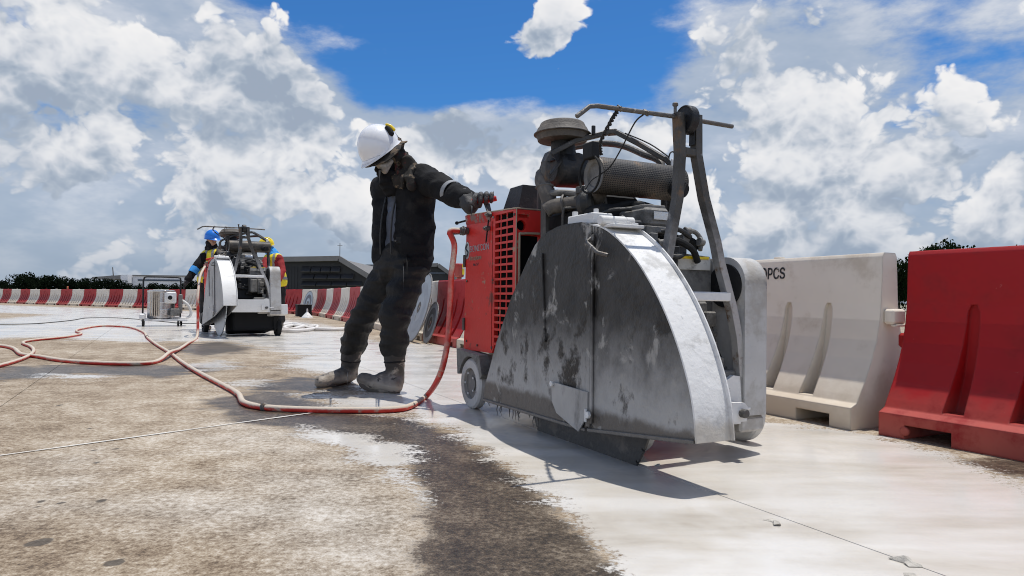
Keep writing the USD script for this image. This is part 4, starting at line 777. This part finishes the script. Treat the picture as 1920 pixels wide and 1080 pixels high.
def helmet_mesh(c, up, f, r, peak=.035, h=1.1, long=1.12):
    up = U3(*up); f = A_(f, float); f = U3(*(f - up * (f @ up))); s = np.cross(up, f); V, n = [], 40; a = np.arange(n) / n * 2 * PI
    rings = [(math.sin(t), math.cos(t) * h) for t in np.linspace(.02, PI / 2, 12)] + [(1.0, -.14), (1.05, -.20), (1.06, -.23), (1.0, -.20), (.95, 0.)]
    for i, (q, z) in enumerate(rings):
        ridge = 1 + (.035 * np.exp(-(np.sin(a) / .22) ** 2) + .02 * np.exp(-((np.abs(np.sin(a)) - .5) / .12) ** 2)) * q * (i < 12)
        pk = (peak / r * np.clip(np.cos(a), 0, 1) ** 2 * (1 if 12 < i < 16 else .25 if i == 12 else 0))
        V.append(c + (r * ((q * ridge + pk) * np.cos(a) * long)[:, None]) * f + (r * (q * np.sin(a))[:, None]) * s + (r * (z * ridge - pk * .35)[:, None]) * up)
    V = np.vstack(V); j = np.arange(n); j1 = (j + 1) % n; F = []
    for i in range(len(rings) - 1): o = i * n; F += [np.c_[o + j, o + n + j, o + n + j1], np.c_[o + j, o + n + j1, o + j1]]
    V = np.vstack([V, c + up * r * h]); F.append(np.c_[np.full(n, len(V) - 1), j, j1])
    return trimesh.Trimesh(V, np.vstack(F), process=False), up, f, s
def head_blob(c, up, f, r=.09):
    up = U3(*up); f = A_(f, float); f = U3(*(f - up * (f @ up))); s = np.cross(up, f)
    return join(hullof([(c + up * .03, r * .95), (c - f * .015 + up * .02, r), (c + f * .02 - up * .06, r * .62), (c + f * .035 - up * .085, r * .42)]),
                hullof([(c + f * .085 + up * .01, .010), (c + f * .105 - up * .025, .015), (c + f * .085 - up * .03, .016)], 12),       # nose
                hullof([(c + f * .08 - up * .058 + s * .018, .009), (c + f * .08 - up * .058 - s * .018, .009)], 10),                      # mouth
                *[hullof([(c + s * k * r * .98 - up * .005, .018), (c + s * k * r * 1.0 + up * .025 - f * .01, .016)], 10) for k in (-1, 1)])  # ears
def boot(top, ankle, heel, ball, toe, floor):
    m = join(chain([(top, .070), (A_(top) * .5 + A_(ankle) * .5, .064), (ankle, .056)]), hullof([(ankle, .058), (heel, .046), (ball, .046)]), hullof([(ball, .048), (toe, .040), (heel, .044)]))
    return skinned(m, .016, 8, .007, 16, 4, ridged=.4)
def person(label, loc_): return thing('person', label, 'person', loc_)
def sole_mesh(heel, ball, toe, dz=.035): return skinned(hullof([(A_(p) - [0, 0, dz], r) for p, r in ((heel, .030), (ball, .034), (toe, .026))] + [(A_(p) - [0, 0, dz - .02], r) for p, r in ((heel, .034), (ball, .040), (toe, .032))], 14), .02, 3)

# the worker at the near saw
W = person('worker in white helmet, black jacket and dusty boots gripping the near saw lever', (0, 0, 0))
hipL, hipR = at(735, 505, 4.58), at(770, 505, 4.47); knL, knR = at(681, 592, 4.62), at(741, 590, 4.38); cuL, cuR = at(660, 655, 4.78), at(739, 655, 4.43)
shL, shR = at(718, 352, 4.68), at(793, 335, 4.42); elR = at(843, 360, 4.20); wrR = at(873, 372, 4.06)
elL, wrL = at(738, 430, 4.80), at(752, 480, 4.74)
neck = at(742, 325, 4.52); hc = at(717, 286, 4.44); h_up, h_f = U3(-.46, -.42, .78), U3(-.55, -.62, -.55)
heelL, ballL, toeL = gp(650, 716) + [0, 0, .045], gp(617, 724) + [0, 0, .045], gp(601, 727) + [0, 0, .04]
anL = at(655, 700, 4.80); anR = at(741, 706, 4.43)
heelR = gp(742, 737) + [0, 0, .046]; ballR = at(700, 718, 4.44); toeR = at(681, 711, 4.46)
palmc = loc2w((.06, 1.64, 1.185))
bodym = join(hullof([(hipL, .10), (hipR, .10), (at(752, 480, 4.53), .08)]), hullof([(at(752, 480, 4.53), .075), (at(742, 385, 4.57), .07), (at(774, 375, 4.49), .07)]), hullof([(shL, .05), (shR, .05), (neck, .05), (at(753, 385, 4.54), .07)]),
             chain([(hipL, .075), (knL, .05), (cuL, .045), (anL, .045), (ballL, .035)]), chain([(hipR, .075), (knR, .05), (cuR, .045), (anR, .045), (ballR, .035)]),
             chain([(shR, .06), (elR, .045), (wrR, .032)]), chain([(shL, .06), (elL, .045), (wrL, .032)]), chain([(neck, .055), (hc - h_up * .06, .055)]), head_blob(hc, h_up, h_f))
part(W, 'body', skinned(bodym, .025, 6), blackcloth, True)
tr = join(hullof([(hipL, .118), (hipR, .118), (at(752, 475, 4.53), .115)]), chain([(hipL, .108), (hipL * .45 + knL * .55, .086), (knL, .080), (knL * .45 + cuL * .55, .080), (cuL + [0, 0, .02], .078)]), chain([(hipR, .110), (hipR * .45 + knR * .55, .100), (knR, .090), (knR * .45 + cuR * .55, .088), (cuR + [0, 0, .02], .080)]))
part(W, 'trousers', skinned(tr, .011, 6, .015, 6, 3, (1, 1, 1.9), ridged=.9), trouser, True)
def torso(g):
    a = hullof([(at(728, 372, 4.63), .10 - g), (at(783, 356, 4.46), .105 - g), (at(735, 440, 4.60), .122 - g), (at(777, 440, 4.48), .122 - g)], 24)
    b = hullof([(at(735, 440, 4.60), .122 - g), (at(777, 440, 4.48), .122 - g), (at(733, 484, 4.60), .116 - g), (at(776, 492, 4.48), .122 - g)], 24)
    c = hullof([(shL, .080 - g), (at(744, 340, 4.53), .085 - g), (shR, .086 - g), (at(732, 375, 4.62), .09 - g), (at(780, 370, 4.47), .095 - g)], 24)
    return a, b, c
part(W, 'shirt', skinned(join(*torso(.016)), .02, 8, .014, 10, 8), shirtm, True)
jk = join(*torso(0.), chain([(shR, .088), (shR * .4 + elR * .6, .078), (elR, .072), (elR * .3 + wrR * .7, .060), (wrR, .054)]), chain([(shL, .084), (elL, .072), (wrL, .056)]))
lat = U3(*((shR - shL)[:2]), 0); fr = A_([lat[1], -lat[0], 0]); fr = fr if fr[1] < 0 else -fr
mid = at(748, 430, 4.54); slot = trimesh.creation.box((.10, .5, .95)); Tm = np.eye(4); Tm[:3, 0], Tm[:3, 1], Tm[:3, 2], Tm[:3, 3] = lat, -fr, (0, 0, 1), mid + fr * .27 + lat * .022 + A_([0, 0, -.13])
jk -= man(slot.apply_transform(Tm)); jk -= man(trimesh.creation.box((1, 1, .2)).apply_translation(at(755, 518, 4.53) - [0, 0, .10]))
part(W, 'jacket', skinned(jk, .015, 7, .016, 8, 5, (1, 1, 1.3), ridged=.6), blackcloth, True)
ax_ = U3(*(wrR - elR)); part(W, 'sleeve_band', [lathe([(.074, -.018), (.0765, -.016), (.075, .016), (.072, .018)], elR + ax_ * .03, ax_, 28)], silverband)
zc = mid + fr * .128
for k in (-1, 1): part(W, 'zip_edge', tube([zc + lat * (.022 + k * .052) + A_([0, 0, z]) - fr * d_ for z, d_ in ((.20, .04), (.08, .012), (-.05, .0), (-.17, .004))], .006, 6, 4), darkm)
part(W, 'pocket_flap', bar(mid + fr * .118 + lat * .115 + A_([0, 0, -.085]), mid + fr * .07 + lat * .185 + A_([0, 0, -.085]), .012, .045, (0, 0, 1)), trouser)
part(W, 'button', [cyl(p_ - fr * .004, p_ + fr * .006, .007, n=10) for p_ in (mid + fr * .125 + lat * .12 + A_([0, 0, -.09]), shR + A_([.02, -.085, .02]))], steel)
hm, hu, hf, hs = helmet_mesh(hc + h_up * .035, h_up, h_f, .126, .03, 1.2, 1.14)
H = part(W, 'helmet', hm, whitehelm, 55)
cupc = at(730, 244, 4.36); cd = U3(.55, -.45, .6)
part(H, 'earmuff', [skinned(hullof([(cupc, .022), (cupc + [.012, -.005, -.022], .02), (cupc + [-.012, 0, .014], .018)], 14), .01, 3), tube([cupc, cupc + [-.02, .0, -.03], cupc + [.03, .01, -.06]], .004, 6, 4)], black, True)
part(H, 'earmuff_shell', skinned(hullof([(cupc + [.006, .0, .026], .012), (cupc + [.028, .0, .004], .012), (cupc + [-.018, 0, .034], .010)], 12), .008, 3), yellow, True)
part(H, 'earmuff', skinned(hullof([(at(675, 262, 4.42), .016), (at(676, 275, 4.42), .012)], 12), .01, 3), black, True)
part(H, 'chin_strap', tube([hc + hs * .10 * q + h_up * .02 + hf * w for q, w in ((-1.1, 0), (-1.0, .03))] + [hc - h_up * .10 + hf * .06], .005, 6, 4), black)
nn_ = 64; aa = np.arange(nn_) / nn_ * 2 * PI; V = []
for rr_, zz in ((.112, .015), (.140, -.002), (.172, -.016), (.170, -.021), (.138, -.008), (.110, .008)):
    wv = 1 + .06 * np.sin(aa * 5 + 1) + .04 * np.sin(aa * 9); V.append(hc + (rr_ * wv * np.cos(aa))[:, None] * hf + (rr_ * .98 * wv * np.sin(aa))[:, None] * hs + (zz + .010 * np.sin(aa * 3 + 2) * (rr_ > .13) * 1.4)[:, None] * h_up)
V = np.vstack(V); j = np.arange(nn_); j1 = (j + 1) % nn_
part(W, 'cloth_brim', trimesh.Trimesh(V, np.vstack([np.vstack([np.c_[o * nn_ + j, ((o + 1) % 6) * nn_ + j, ((o + 1) % 6) * nn_ + j1], np.c_[o * nn_ + j, ((o + 1) % 6) * nn_ + j1, o * nn_ + j1]]) for o in range(6)]), process=False), camo, True)
hood = join(hullof([(hc - hf * .05 - h_up * .05, .092), (at(752, 318, 4.50), .080), (hc - hf * .06 + h_up * .01, .085)]), hullof([(at(752, 318, 4.50), .080), (at(768, 335, 4.42), .055), (at(757, 340, 4.40), .04)]), hullof([(at(765, 300, 4.42), .028), (at(771, 345, 4.36), .032)]))
part(W, 'scarf', skinned(hullof([(at(727, 322, 4.46), .07), (at(742, 340, 4.48), .08), (at(735, 352, 4.48), .06)]), .012, 4, .018, 15, 9, (1, 1, 1.4), ridged=.8), blackcloth, True)
part(W, 'neck_cloth', skinned(hood, .012, 5, .022, 16, 6, (1, 1, .8), ridged=.9), camo, True)
part(W, 'dust_mask', skinned(hullof([(at(704, 304, 4.36), .016), (at(733, 303, 4.35), .016), (at(720, 312, 4.335), .020), (at(722, 322, 4.36), .016)], 16), .008, 2, .003, 30, 2), maskm, True)
for nm, tp, an, he, ba, to in (('boot', cuL, anL, heelL, ballL, toeL), ('boot', cuR, anR, heelR, ballR, toeR)):
    bt = part(W, nm, boot(tp + A_([0, 0, -.005]), an, he, ba, to, 0), bootd, True); part(bt, 'sole', sole_mesh(he, ba, to), solem, True)
    part(bt, 'strap', ring(tp * .55 + an * .45, tp - an, .064, .006, 24, 6), black)
# gloved hand closed on the red grip
g0, g1 = loc2w((.035, 1.638, 1.159)), loc2w((.155, 1.58, 1.180)); gd = (g1 - g0) / np.linalg.norm(g1 - g0); GL = np.linalg.norm(g1 - g0); bk = A_([0, 1., 0]); zu = A_([0, 0, 1.])
kn = [g0 + gd * GL * t for t in (.16, .40, .64, .86)]; hand = [hullof([(wrR, .042), (kn[0] + bk * .035 + zu * .022, .022), (kn[3] + bk * .03 + zu * .016, .018), (kn[0] - gd * .03 + zu * .0 + bk * .02, .022)], 16)]
for k, q in enumerate(kn):
    l = (.95, 1.08, 1.0, .85)[k]; r_ = (.0145, .0145, .014, .0125)[k]
    hand.append(chain([(q + bk * .034 + zu * .022, r_ * 1.1), (q + bk * .010 + zu * .036 * l, r_ * 1.08), (q - bk * .026 + zu * .024 * l, r_), (q - bk * .033 - zu * .004 * l, r_ * .95), (q - bk * .020 - zu * .022 * l, r_ * .85)], 14))
hand.append(chain([(wrR + gd * .035 - zu * .01 - bk * .01, .018), (g0 + gd * .005 - bk * .018 - zu * .012, .0145), (g0 + gd * .03 - bk * .012 - zu * .03, .013), (g0 + gd * .05 - bk * .004 - zu * .034, .011)], 14))
part(W, 'glove', skinned(join(*hand), .005, 4, .003, 40, 3), glove, True)
part(W, 'glove_cuff', skinned(chain([(wrR - ax_ * .03, .052), (wrR + ax_ * .02, .056), (wrR + ax_ * .05 - zu * .03, .05)]), .012, 3, .008, 18, 5, ridged=.5), glove, True)
part(W, 'glove', skinned(join(hullof([(wrL, .036), (wrL + [.02, .02, -.07], .032)]), *[chain([(wrL + [.02 + .0 * q, .0 + .018 * q, -.07], .011), (wrL + [.03, .0 + .018 * q, -.11], .010), (wrL + [.025, -.0 + .016 * q, -.14], .009)], 10) for q in range(4)], chain([(wrL + [.0, -.02, -.05], .012), (wrL + [.01, -.035, -.09], .010)], 10)), .008, 3), glove, True)

def back_worker(label, Y, hpx, upv, f, sh, hips, knees, feet, arms, hel, sleeve, vest, scarf):
    P = person(label, (0, 0, 0)); c = at(*hpx, Y); up = U3(*upv); nk = (at(*sh[0], Y) + at(*sh[1], Y)) / 2 + [0, 0, .05]
    s0, s1 = [at(*p, Y + o) for p, o in zip(sh, (.1, -.1))]; h0, h1 = [at(*p, Y + .05) for p in hips]; k0, k1 = [at(*p, Y + .05) for p in knees]
    f0, f1 = [gp(*p) for p in feet]; f0, f1 = [A_([q[0] * (Y / q[1]), Y, .06]) for q in (f0, f1)]
    A = [[at(*p[:2], Y + p[2]) for p in arm] for arm in arms]
    m = join(hullof([(s0, .08), (s1, .08), (h0, .10), (h1, .10)]), chain([(nk, .06), (c - up * .07, .055)]), head_blob(c, up, f), *[chain([(a, .085), (b, .065), (d + A_([0, 0, .12]), .05), (d, .045)]) for a, b, d in ((h0, k0, f0), (h1, k1, f1))], *[chain([(a[0], .065), (a[1], .05), (a[2], .04)]) for a in A])
    part(P, 'body', skinned(m, .03, 6), skin, True)
    part(P, 'trousers', skinned(join(hullof([(h0, .12), (h1, .12)]), *[chain([(a, .12), (b, .09), (d + A_([0, 0, .10]), .08)]) for a, b, d in ((h0, k0, f0), (h1, k1, f1))]), .03, 6, .015, 8, 2, ridged=.5), trouser, True)
    for d in (f0, f1): part(P, 'boot', skinned(chain([(d + A_([0, 0, .16]), .062), (d, .055), (d + U3(*f[:2], 0) * .14 - A_([0, 0, .02]), .042)]), .025, 4), bootd, True)
    part(P, 'jacket', skinned(join(hullof([(s0, .095), (s1, .095), (h0, .125), (h1, .125)]), *[chain([(a[0], .085), (a[1], .07), (a[2], .055)]) for a in A]), .025, 5, .014, 9, 4, ridged=.5), sleeve, True)
    v = hullof([(s0 * .86 + s1 * .14, .116), (s1 * .86 + s0 * .14, .116), (h0 * .9 + s0 * .1, .148), (h1 * .9 + s1 * .1, .148)], 24)
    if vest:
        part(P, 'vest', skinned(v, .03, 4), hivis, True)
        vb = hullof([(s0 * .86 + s1 * .14, .120), (s1 * .86 + s0 * .14, .120), (h0 * .9 + s0 * .1, .152), (h1 * .9 + s1 * .1, .152)], 24); mid_ = (s0 + s1 + h0 + h1) / 4
        slab_ = lambda z, t: m3.Manifold.cube((3, 3, t), True).translate((float(mid_[0]), float(mid_[1]), float(z)))
        stripe = lambda q: m3.Manifold.cube((.05, 3, 3), True).translate(tuple(map(float, q)))
        part(P, 'reflective_band', tri(join(vb ^ slab_(mid_[2] - .12, .055), vb ^ stripe(s0 * .75 + s1 * .25), vb ^ stripe(s1 * .75 + s0 * .25))), silverband, False)
    hmesh, u_, f_, s_ = helmet_mesh(c + up * .03, up, f, .125); part(P, 'helmet', hmesh, hel, 50)
    if scarf: part(P, 'neck_cloth', skinned(hullof([(c - u_ * .09 - f_ * .05, .085), (nk + A_([.03, 0, .0]), .09), (nk - f_ * .06, .08)]), .02, 4, .02, 14, 3, ridged=.6), scarf, True)
    for k, a in enumerate(A):
        e, w = a[1], a[2]; d_ = U3(*(w - e)); p_ = part(P, 'glove', skinned(join(hullof([(w, .045), (w + d_ * .08, .038)]), *[chain([(w + d_ * .08 + A_([0, 0, .02 * (q - 1.5)]), .012), (w + d_ * .13 + A_([0, 0, .018 * (q - 1.5) - .01]), .011), (w + d_ * .15 + A_([.01, 0, .016 * (q - 1.5) - .03]), .009)], 8) for q in range(4)], chain([(w + d_ * .03 + A_([0, -.03, .02]), .013), (w + d_ * .09 + A_([0, -.045, .02]), .011)], 8)), .012, 2), glove, True)
        if k == 0 and hel is bluehelm: part(P, 'sleeve_cuff', lathe([(.074, -.05), (.080, -.04), (.076, .05), (.070, .06)], e + d_ * .03, d_, 20), bluecloth)
    return P
back_worker('worker in blue helmet leaning over the left side of the background saw', 12.2, (398, 448), (.05, -.15, .98), (.75, -.6, -.25), ((386, 480), (410, 478)), ((386, 528), (404, 528)), ((384, 572), (406, 572)), ((384, 618), (408, 618)), (((384, 482, -.05), (366, 504, -.2), (353, 524, -.3)), ((410, 482, 0), (414, 505, -.1), (412, 520, -.4))), bluehelm, blackcloth, True, blackcloth)
back_worker('worker in yellow helmet with blue neck cloth and red sleeves right of the background saw', 13.2, (500, 461), (-.10, -.12, .98), (-.8, -.5, -.25), ((503, 486), (522, 486)), ((506, 533), (524, 533)), ((506, 572), (525, 572)), ((507, 606), (526, 606)), (((524, 489, -.1), (529, 508, -.2), (522, 524, -.4)), ((500, 490, -.1), (492, 508, -.3), (488, 520, -.4))), yelhelm, redcloth, True, bluecloth)

# ---------------------------------------------------------------- buildings, masts and trees beyond the apron
def pxz(pts, Y): return [(at(x, y, Y)[0], max(-.03, at(x, y, Y)[2])) for x, y in pts]
B1 = thing('hangar', 'dark grey hangar with louvred wall and sloping right end behind the background worker', 'building', (0, 0, 0)); Y = 70.
wp = pxz([(440, 491), (637, 487), (690, 520), (692, 580), (440, 580)], Y); part(B1, 'wall', extr(wp, 'y', Y, Y + 25), bldm, False)
tp = pxz([(438, 488), (638, 485), (694, 519)], Y); rf = part(B1, 'roof_trim', [bar((a[0], Y - .35, a[1]), (b[0], Y - .35, b[1]), .5, .55, (0, 1, 0)) for a, b in zip(tp[:-1], tp[1:])], bldm2)
part(rf, 'roof', [extr([(tp[0][0], tp[0][1]), (tp[1][0], tp[1][1]), (tp[2][0], tp[2][1]), (tp[2][0], tp[2][1] - .15), (tp[1][0], tp[1][1] - .15), (tp[0][0], tp[0][1] - .15)], 'y', Y - .1, Y + 25.3)], bldm2, False)
for y0, y1, x1 in ((499, 509, 640), (513, 522, 665), (527, 535, 680)):
    for k in range(4):
        xa, xb = 566 + (x1 - 566) * k / 4 + 1, 566 + (x1 - 566) * (k + 1) / 4 - 1; a, b = at(xa, y0, Y), at(xb, y1, Y)
        part(B1, 'louvre_panel', hullm([(x, yy, z) for x in (a[0], b[0]) for yy, z in ((Y - .03, a[2]), (Y - .05, b[2]), (Y - .55, b[2]), (Y - .48, b[2] - .1))]), louv, False)
for k in range(22):
    q = at(440 + k * 5.6, 500, Y); part(B1, 'wall_rib', box(q[0] - .035, q[0] + .035, Y - .07, Y - .003, 0, at(0, 493, Y)[2], 0), bldm, False)
B2 = thing('hangar', 'low dark building with pale roof edge partly hidden behind the near worker', 'building', (0, 0, 0)); Y = 96.
part(B2, 'wall', extr(pxz([(655, 503), (822, 500), (852, 522), (853, 575), (655, 575)], Y), 'y', Y, Y + 20), bldm, False)
tp = pxz([(653, 500), (745, 499), (822, 497), (855, 521)], Y); part(B2, 'roof_trim', [bar((a[0], Y - .3, a[1]), (b[0], Y - .3, b[1]), .5, .5, (0, 1, 0)) for a, b in zip(tp[:-1], tp[1:])], bldm2)
a, b = at(805, 510, Y), at(835, 514, Y); part(B2, 'window_strip', box(a[0], b[0], Y - .06, Y - .01, b[2], a[2], 0), glassd, False)
Y = 240.; B3 = thing('hangar', 'long white hangar beyond the dark trees at the left', 'building', (0, 0, 0))
part(B3, 'wall', [extr(pxz([(226, 516), (239, 515), (241, 550), (226, 550)], Y), 'y', Y, Y + 30), extr(pxz([(240, 517), (346, 517), (346, 550), (240, 550)], Y), 'y', Y + 3, Y + 40)], bldw, False)
part(B3, 'roof', extr(pxz([(166, 519), (224, 515), (226, 523), (166, 523)], Y), 'y', Y + 2, Y + 30), bldm2, False); a, b = at(250, 523, Y), at(330, 527, Y); part(B3, 'window', box(a[0], b[0], Y + 2.85, Y + 2.95, b[2], a[2], 0), glassd, False)
part(B3, 'roof_edge', [box(*pxz([(240, 517)], Y)[0][:1], pxz([(346, 517)], Y)[0][0], Y + 2.7, Y + 3.2, at(300, 517, Y)[2] - .1, at(300, 515.5, Y)[2], 0)], bldm2, False)
q = at(637, 486, 71); t_ = at(636, 456, 71)
mast = thing('mast', 'thin lightning mast with small cross arm above the dark hangar roof', 'mast', (q[0], 71, 0)); part(mast, 'pole', cyl((0, 0, 0), (0, 0, t_[2]), .06, .03, 8), bldm2); part(mast, 'cross_arm', [bar((-.25, 0, t_[2] - .25), (.25, 0, t_[2] - .25), .05, .05)], bldm2)
q = at(213, 520, 238); t_ = at(211, 501, 238)
mast = thing('mast', 'leaning thin pole above the far white hangar', 'mast', (q[0], 238, 0)); part(mast, 'pole', tube([(.3, 0, 0), (.0, 0, q[2]), (t_[0] - q[0], 0, t_[2])], [.22, .2, .15], 6), bldm2); part(mast, 'cross_arm', bar((-.9, 0, q[2] + .6), (.9, 0, q[2] + .6), .12, .12), bldm2)

def make_tree(seed, h, w, look, n=1500, leaf=.34):
    r = np.random.default_rng(seed); lobes = [(A_([r.uniform(-.32, .32) * w, r.uniform(-.25, .25) * w, h * r.uniform(.34, .78)]), w * r.uniform(.20, .34)) for _ in range(9)] + [(A_([0, 0, h * .8]), w * .22), (A_([0, 0, h * .45]), w * .42), (A_([r.uniform(-.2, .2) * w, 0, h * .2]), w * .40)]
    V, F = [], []
    for k in range(n):
        c, rad = lobes[r.integers(len(lobes))]; d = r.normal(0, 1, 3); d /= np.linalg.norm(d); p = c + d * rad * r.uniform(.55, 1.05) * A_([1, 1, .85])
        a = U3(*r.normal(0, 1, 3)); b = U3(*np.cross(a, r.normal(0, 1, 3))); s = leaf * r.uniform(.5, 1.3); o = len(V)
        V += [p - a * s, p + b * s * .55, p + a * s, p - b * s * .55]; F += [(o, o + 1, o + 2), (o, o + 2, o + 3)]
    V = A_(V); V[:, 2] = np.maximum(V[:, 2], .1)
    return trimesh.Trimesh(V, F, process=False), trimesh.util.concatenate([tube([(0, 0, -.03), (.05, 0, h * .3), (.0, .1, h * .7)], [.03 * h, .022 * h, .008 * h], 8, 3)] + [tube([(0, 0, h * .3), tuple(c * .9)], [.014 * h, .004 * h], 6) for c, _ in lobes[:6]])
def tree(proto, look, label, pos, group):
    T = thing('tree', label, 'tree', pos, 0, group); part(T, 'crown', proto[0], look, False); part(T, 'trunk', proto[1], barkm); return T
rt = np.random.default_rng(5); tl = [make_tree(20 + k, 6.2, 7.5, leafm, 1700) for k in range(3)]; roots = [None] * 3
spec = [(-14, 523), (4, 524), (42, 513), (56, 509), (80, 515), (98, 515), (118, 518), (140, 521), (160, 520), (182, 519), (205, 521), (225, 524), (262, 531), (285, 529), (305, 532), (328, 530), (356, 524), (376, 526), (398, 528), (16, 532), (30, 530), (243, 530)]
for i, (x, y) in enumerate(spec):
    Y = 175 + rt.uniform(-10, 12); q = at(x, y, Y); hh = max(q[2], 1.5); k = i % 3; sc_ = hh / 6.5
    rank = sorted(range(len(spec)), key=lambda q_: spec[q_][0]).index(i); lab = 'tallest rounded dark tree at the far left of the distant tree line' if i == 3 else f'dark tree in the distant line beyond the far barriers, {order(rank)} from the left'; gr = 'dark trees in the distant line'
    if roots[k] is None: roots[k] = tree(tl[k], leafm, lab, (q[0], Y, 0), gr); stage.GetPrimAtPath(roots[k]).GetAttribute('xformOp:rotateZ').Set(rt.uniform(0, 360)); UsdGeom.Xformable(stage.GetPrimAtPath(roots[k])).AddScaleOp().Set(Gf.Vec3f(sc_, sc_, sc_))
    else: dup(roots[k], (q[0], Y, 0), rt.uniform(0, 6), lab, gr, scale=(sc_ * rt.uniform(.9, 1.2),) * 2 + (sc_,))
tr_ = [make_tree(40 + k, 6.2, 6.6, leafm2, 2600, .24) for k in range(2)]; roots = [None] * 2
RSPEC = [(1775, 445, 62), (1752, 453, 60), (1733, 461, 58), (1796, 456, 63), (1686, 482, 56), (1662, 500, 57), (1905, 457, 70), (1935, 452, 68), (1876, 464, 72), (1846, 474, 66), (1822, 466, 90), (1965, 452, 66), (1708, 474, 61)]
RX = sorted(range(len(RSPEC)), key=lambda q_: RSPEC[q_][0])
for i, (x, y, Y) in enumerate(RSPEC):
    q = at(x, y, Y); k = i % 2; sc_ = q[2] / 6.3
    lab = {0: 'round green tree rising highest above the white and red barriers at the right', 4: 'dark tree seen through the gap between the near white and red barriers'}.get(i, f'dark green tree behind the near red barrier, {order(RX.index(i))} from the left'); gr = 'trees behind the right barriers'
    if roots[k] is None: roots[k] = tree(tr_[k], leafm2, lab, (q[0], Y, 0), gr); UsdGeom.Xformable(stage.GetPrimAtPath(roots[k])).AddScaleOp().Set(Gf.Vec3f(sc_ * .6, sc_ * .6, sc_))
    else: dup(roots[k], (q[0], Y, 0), rt.uniform(0, 6), lab, gr, scale=(sc_ * .6, sc_ * .6, sc_))
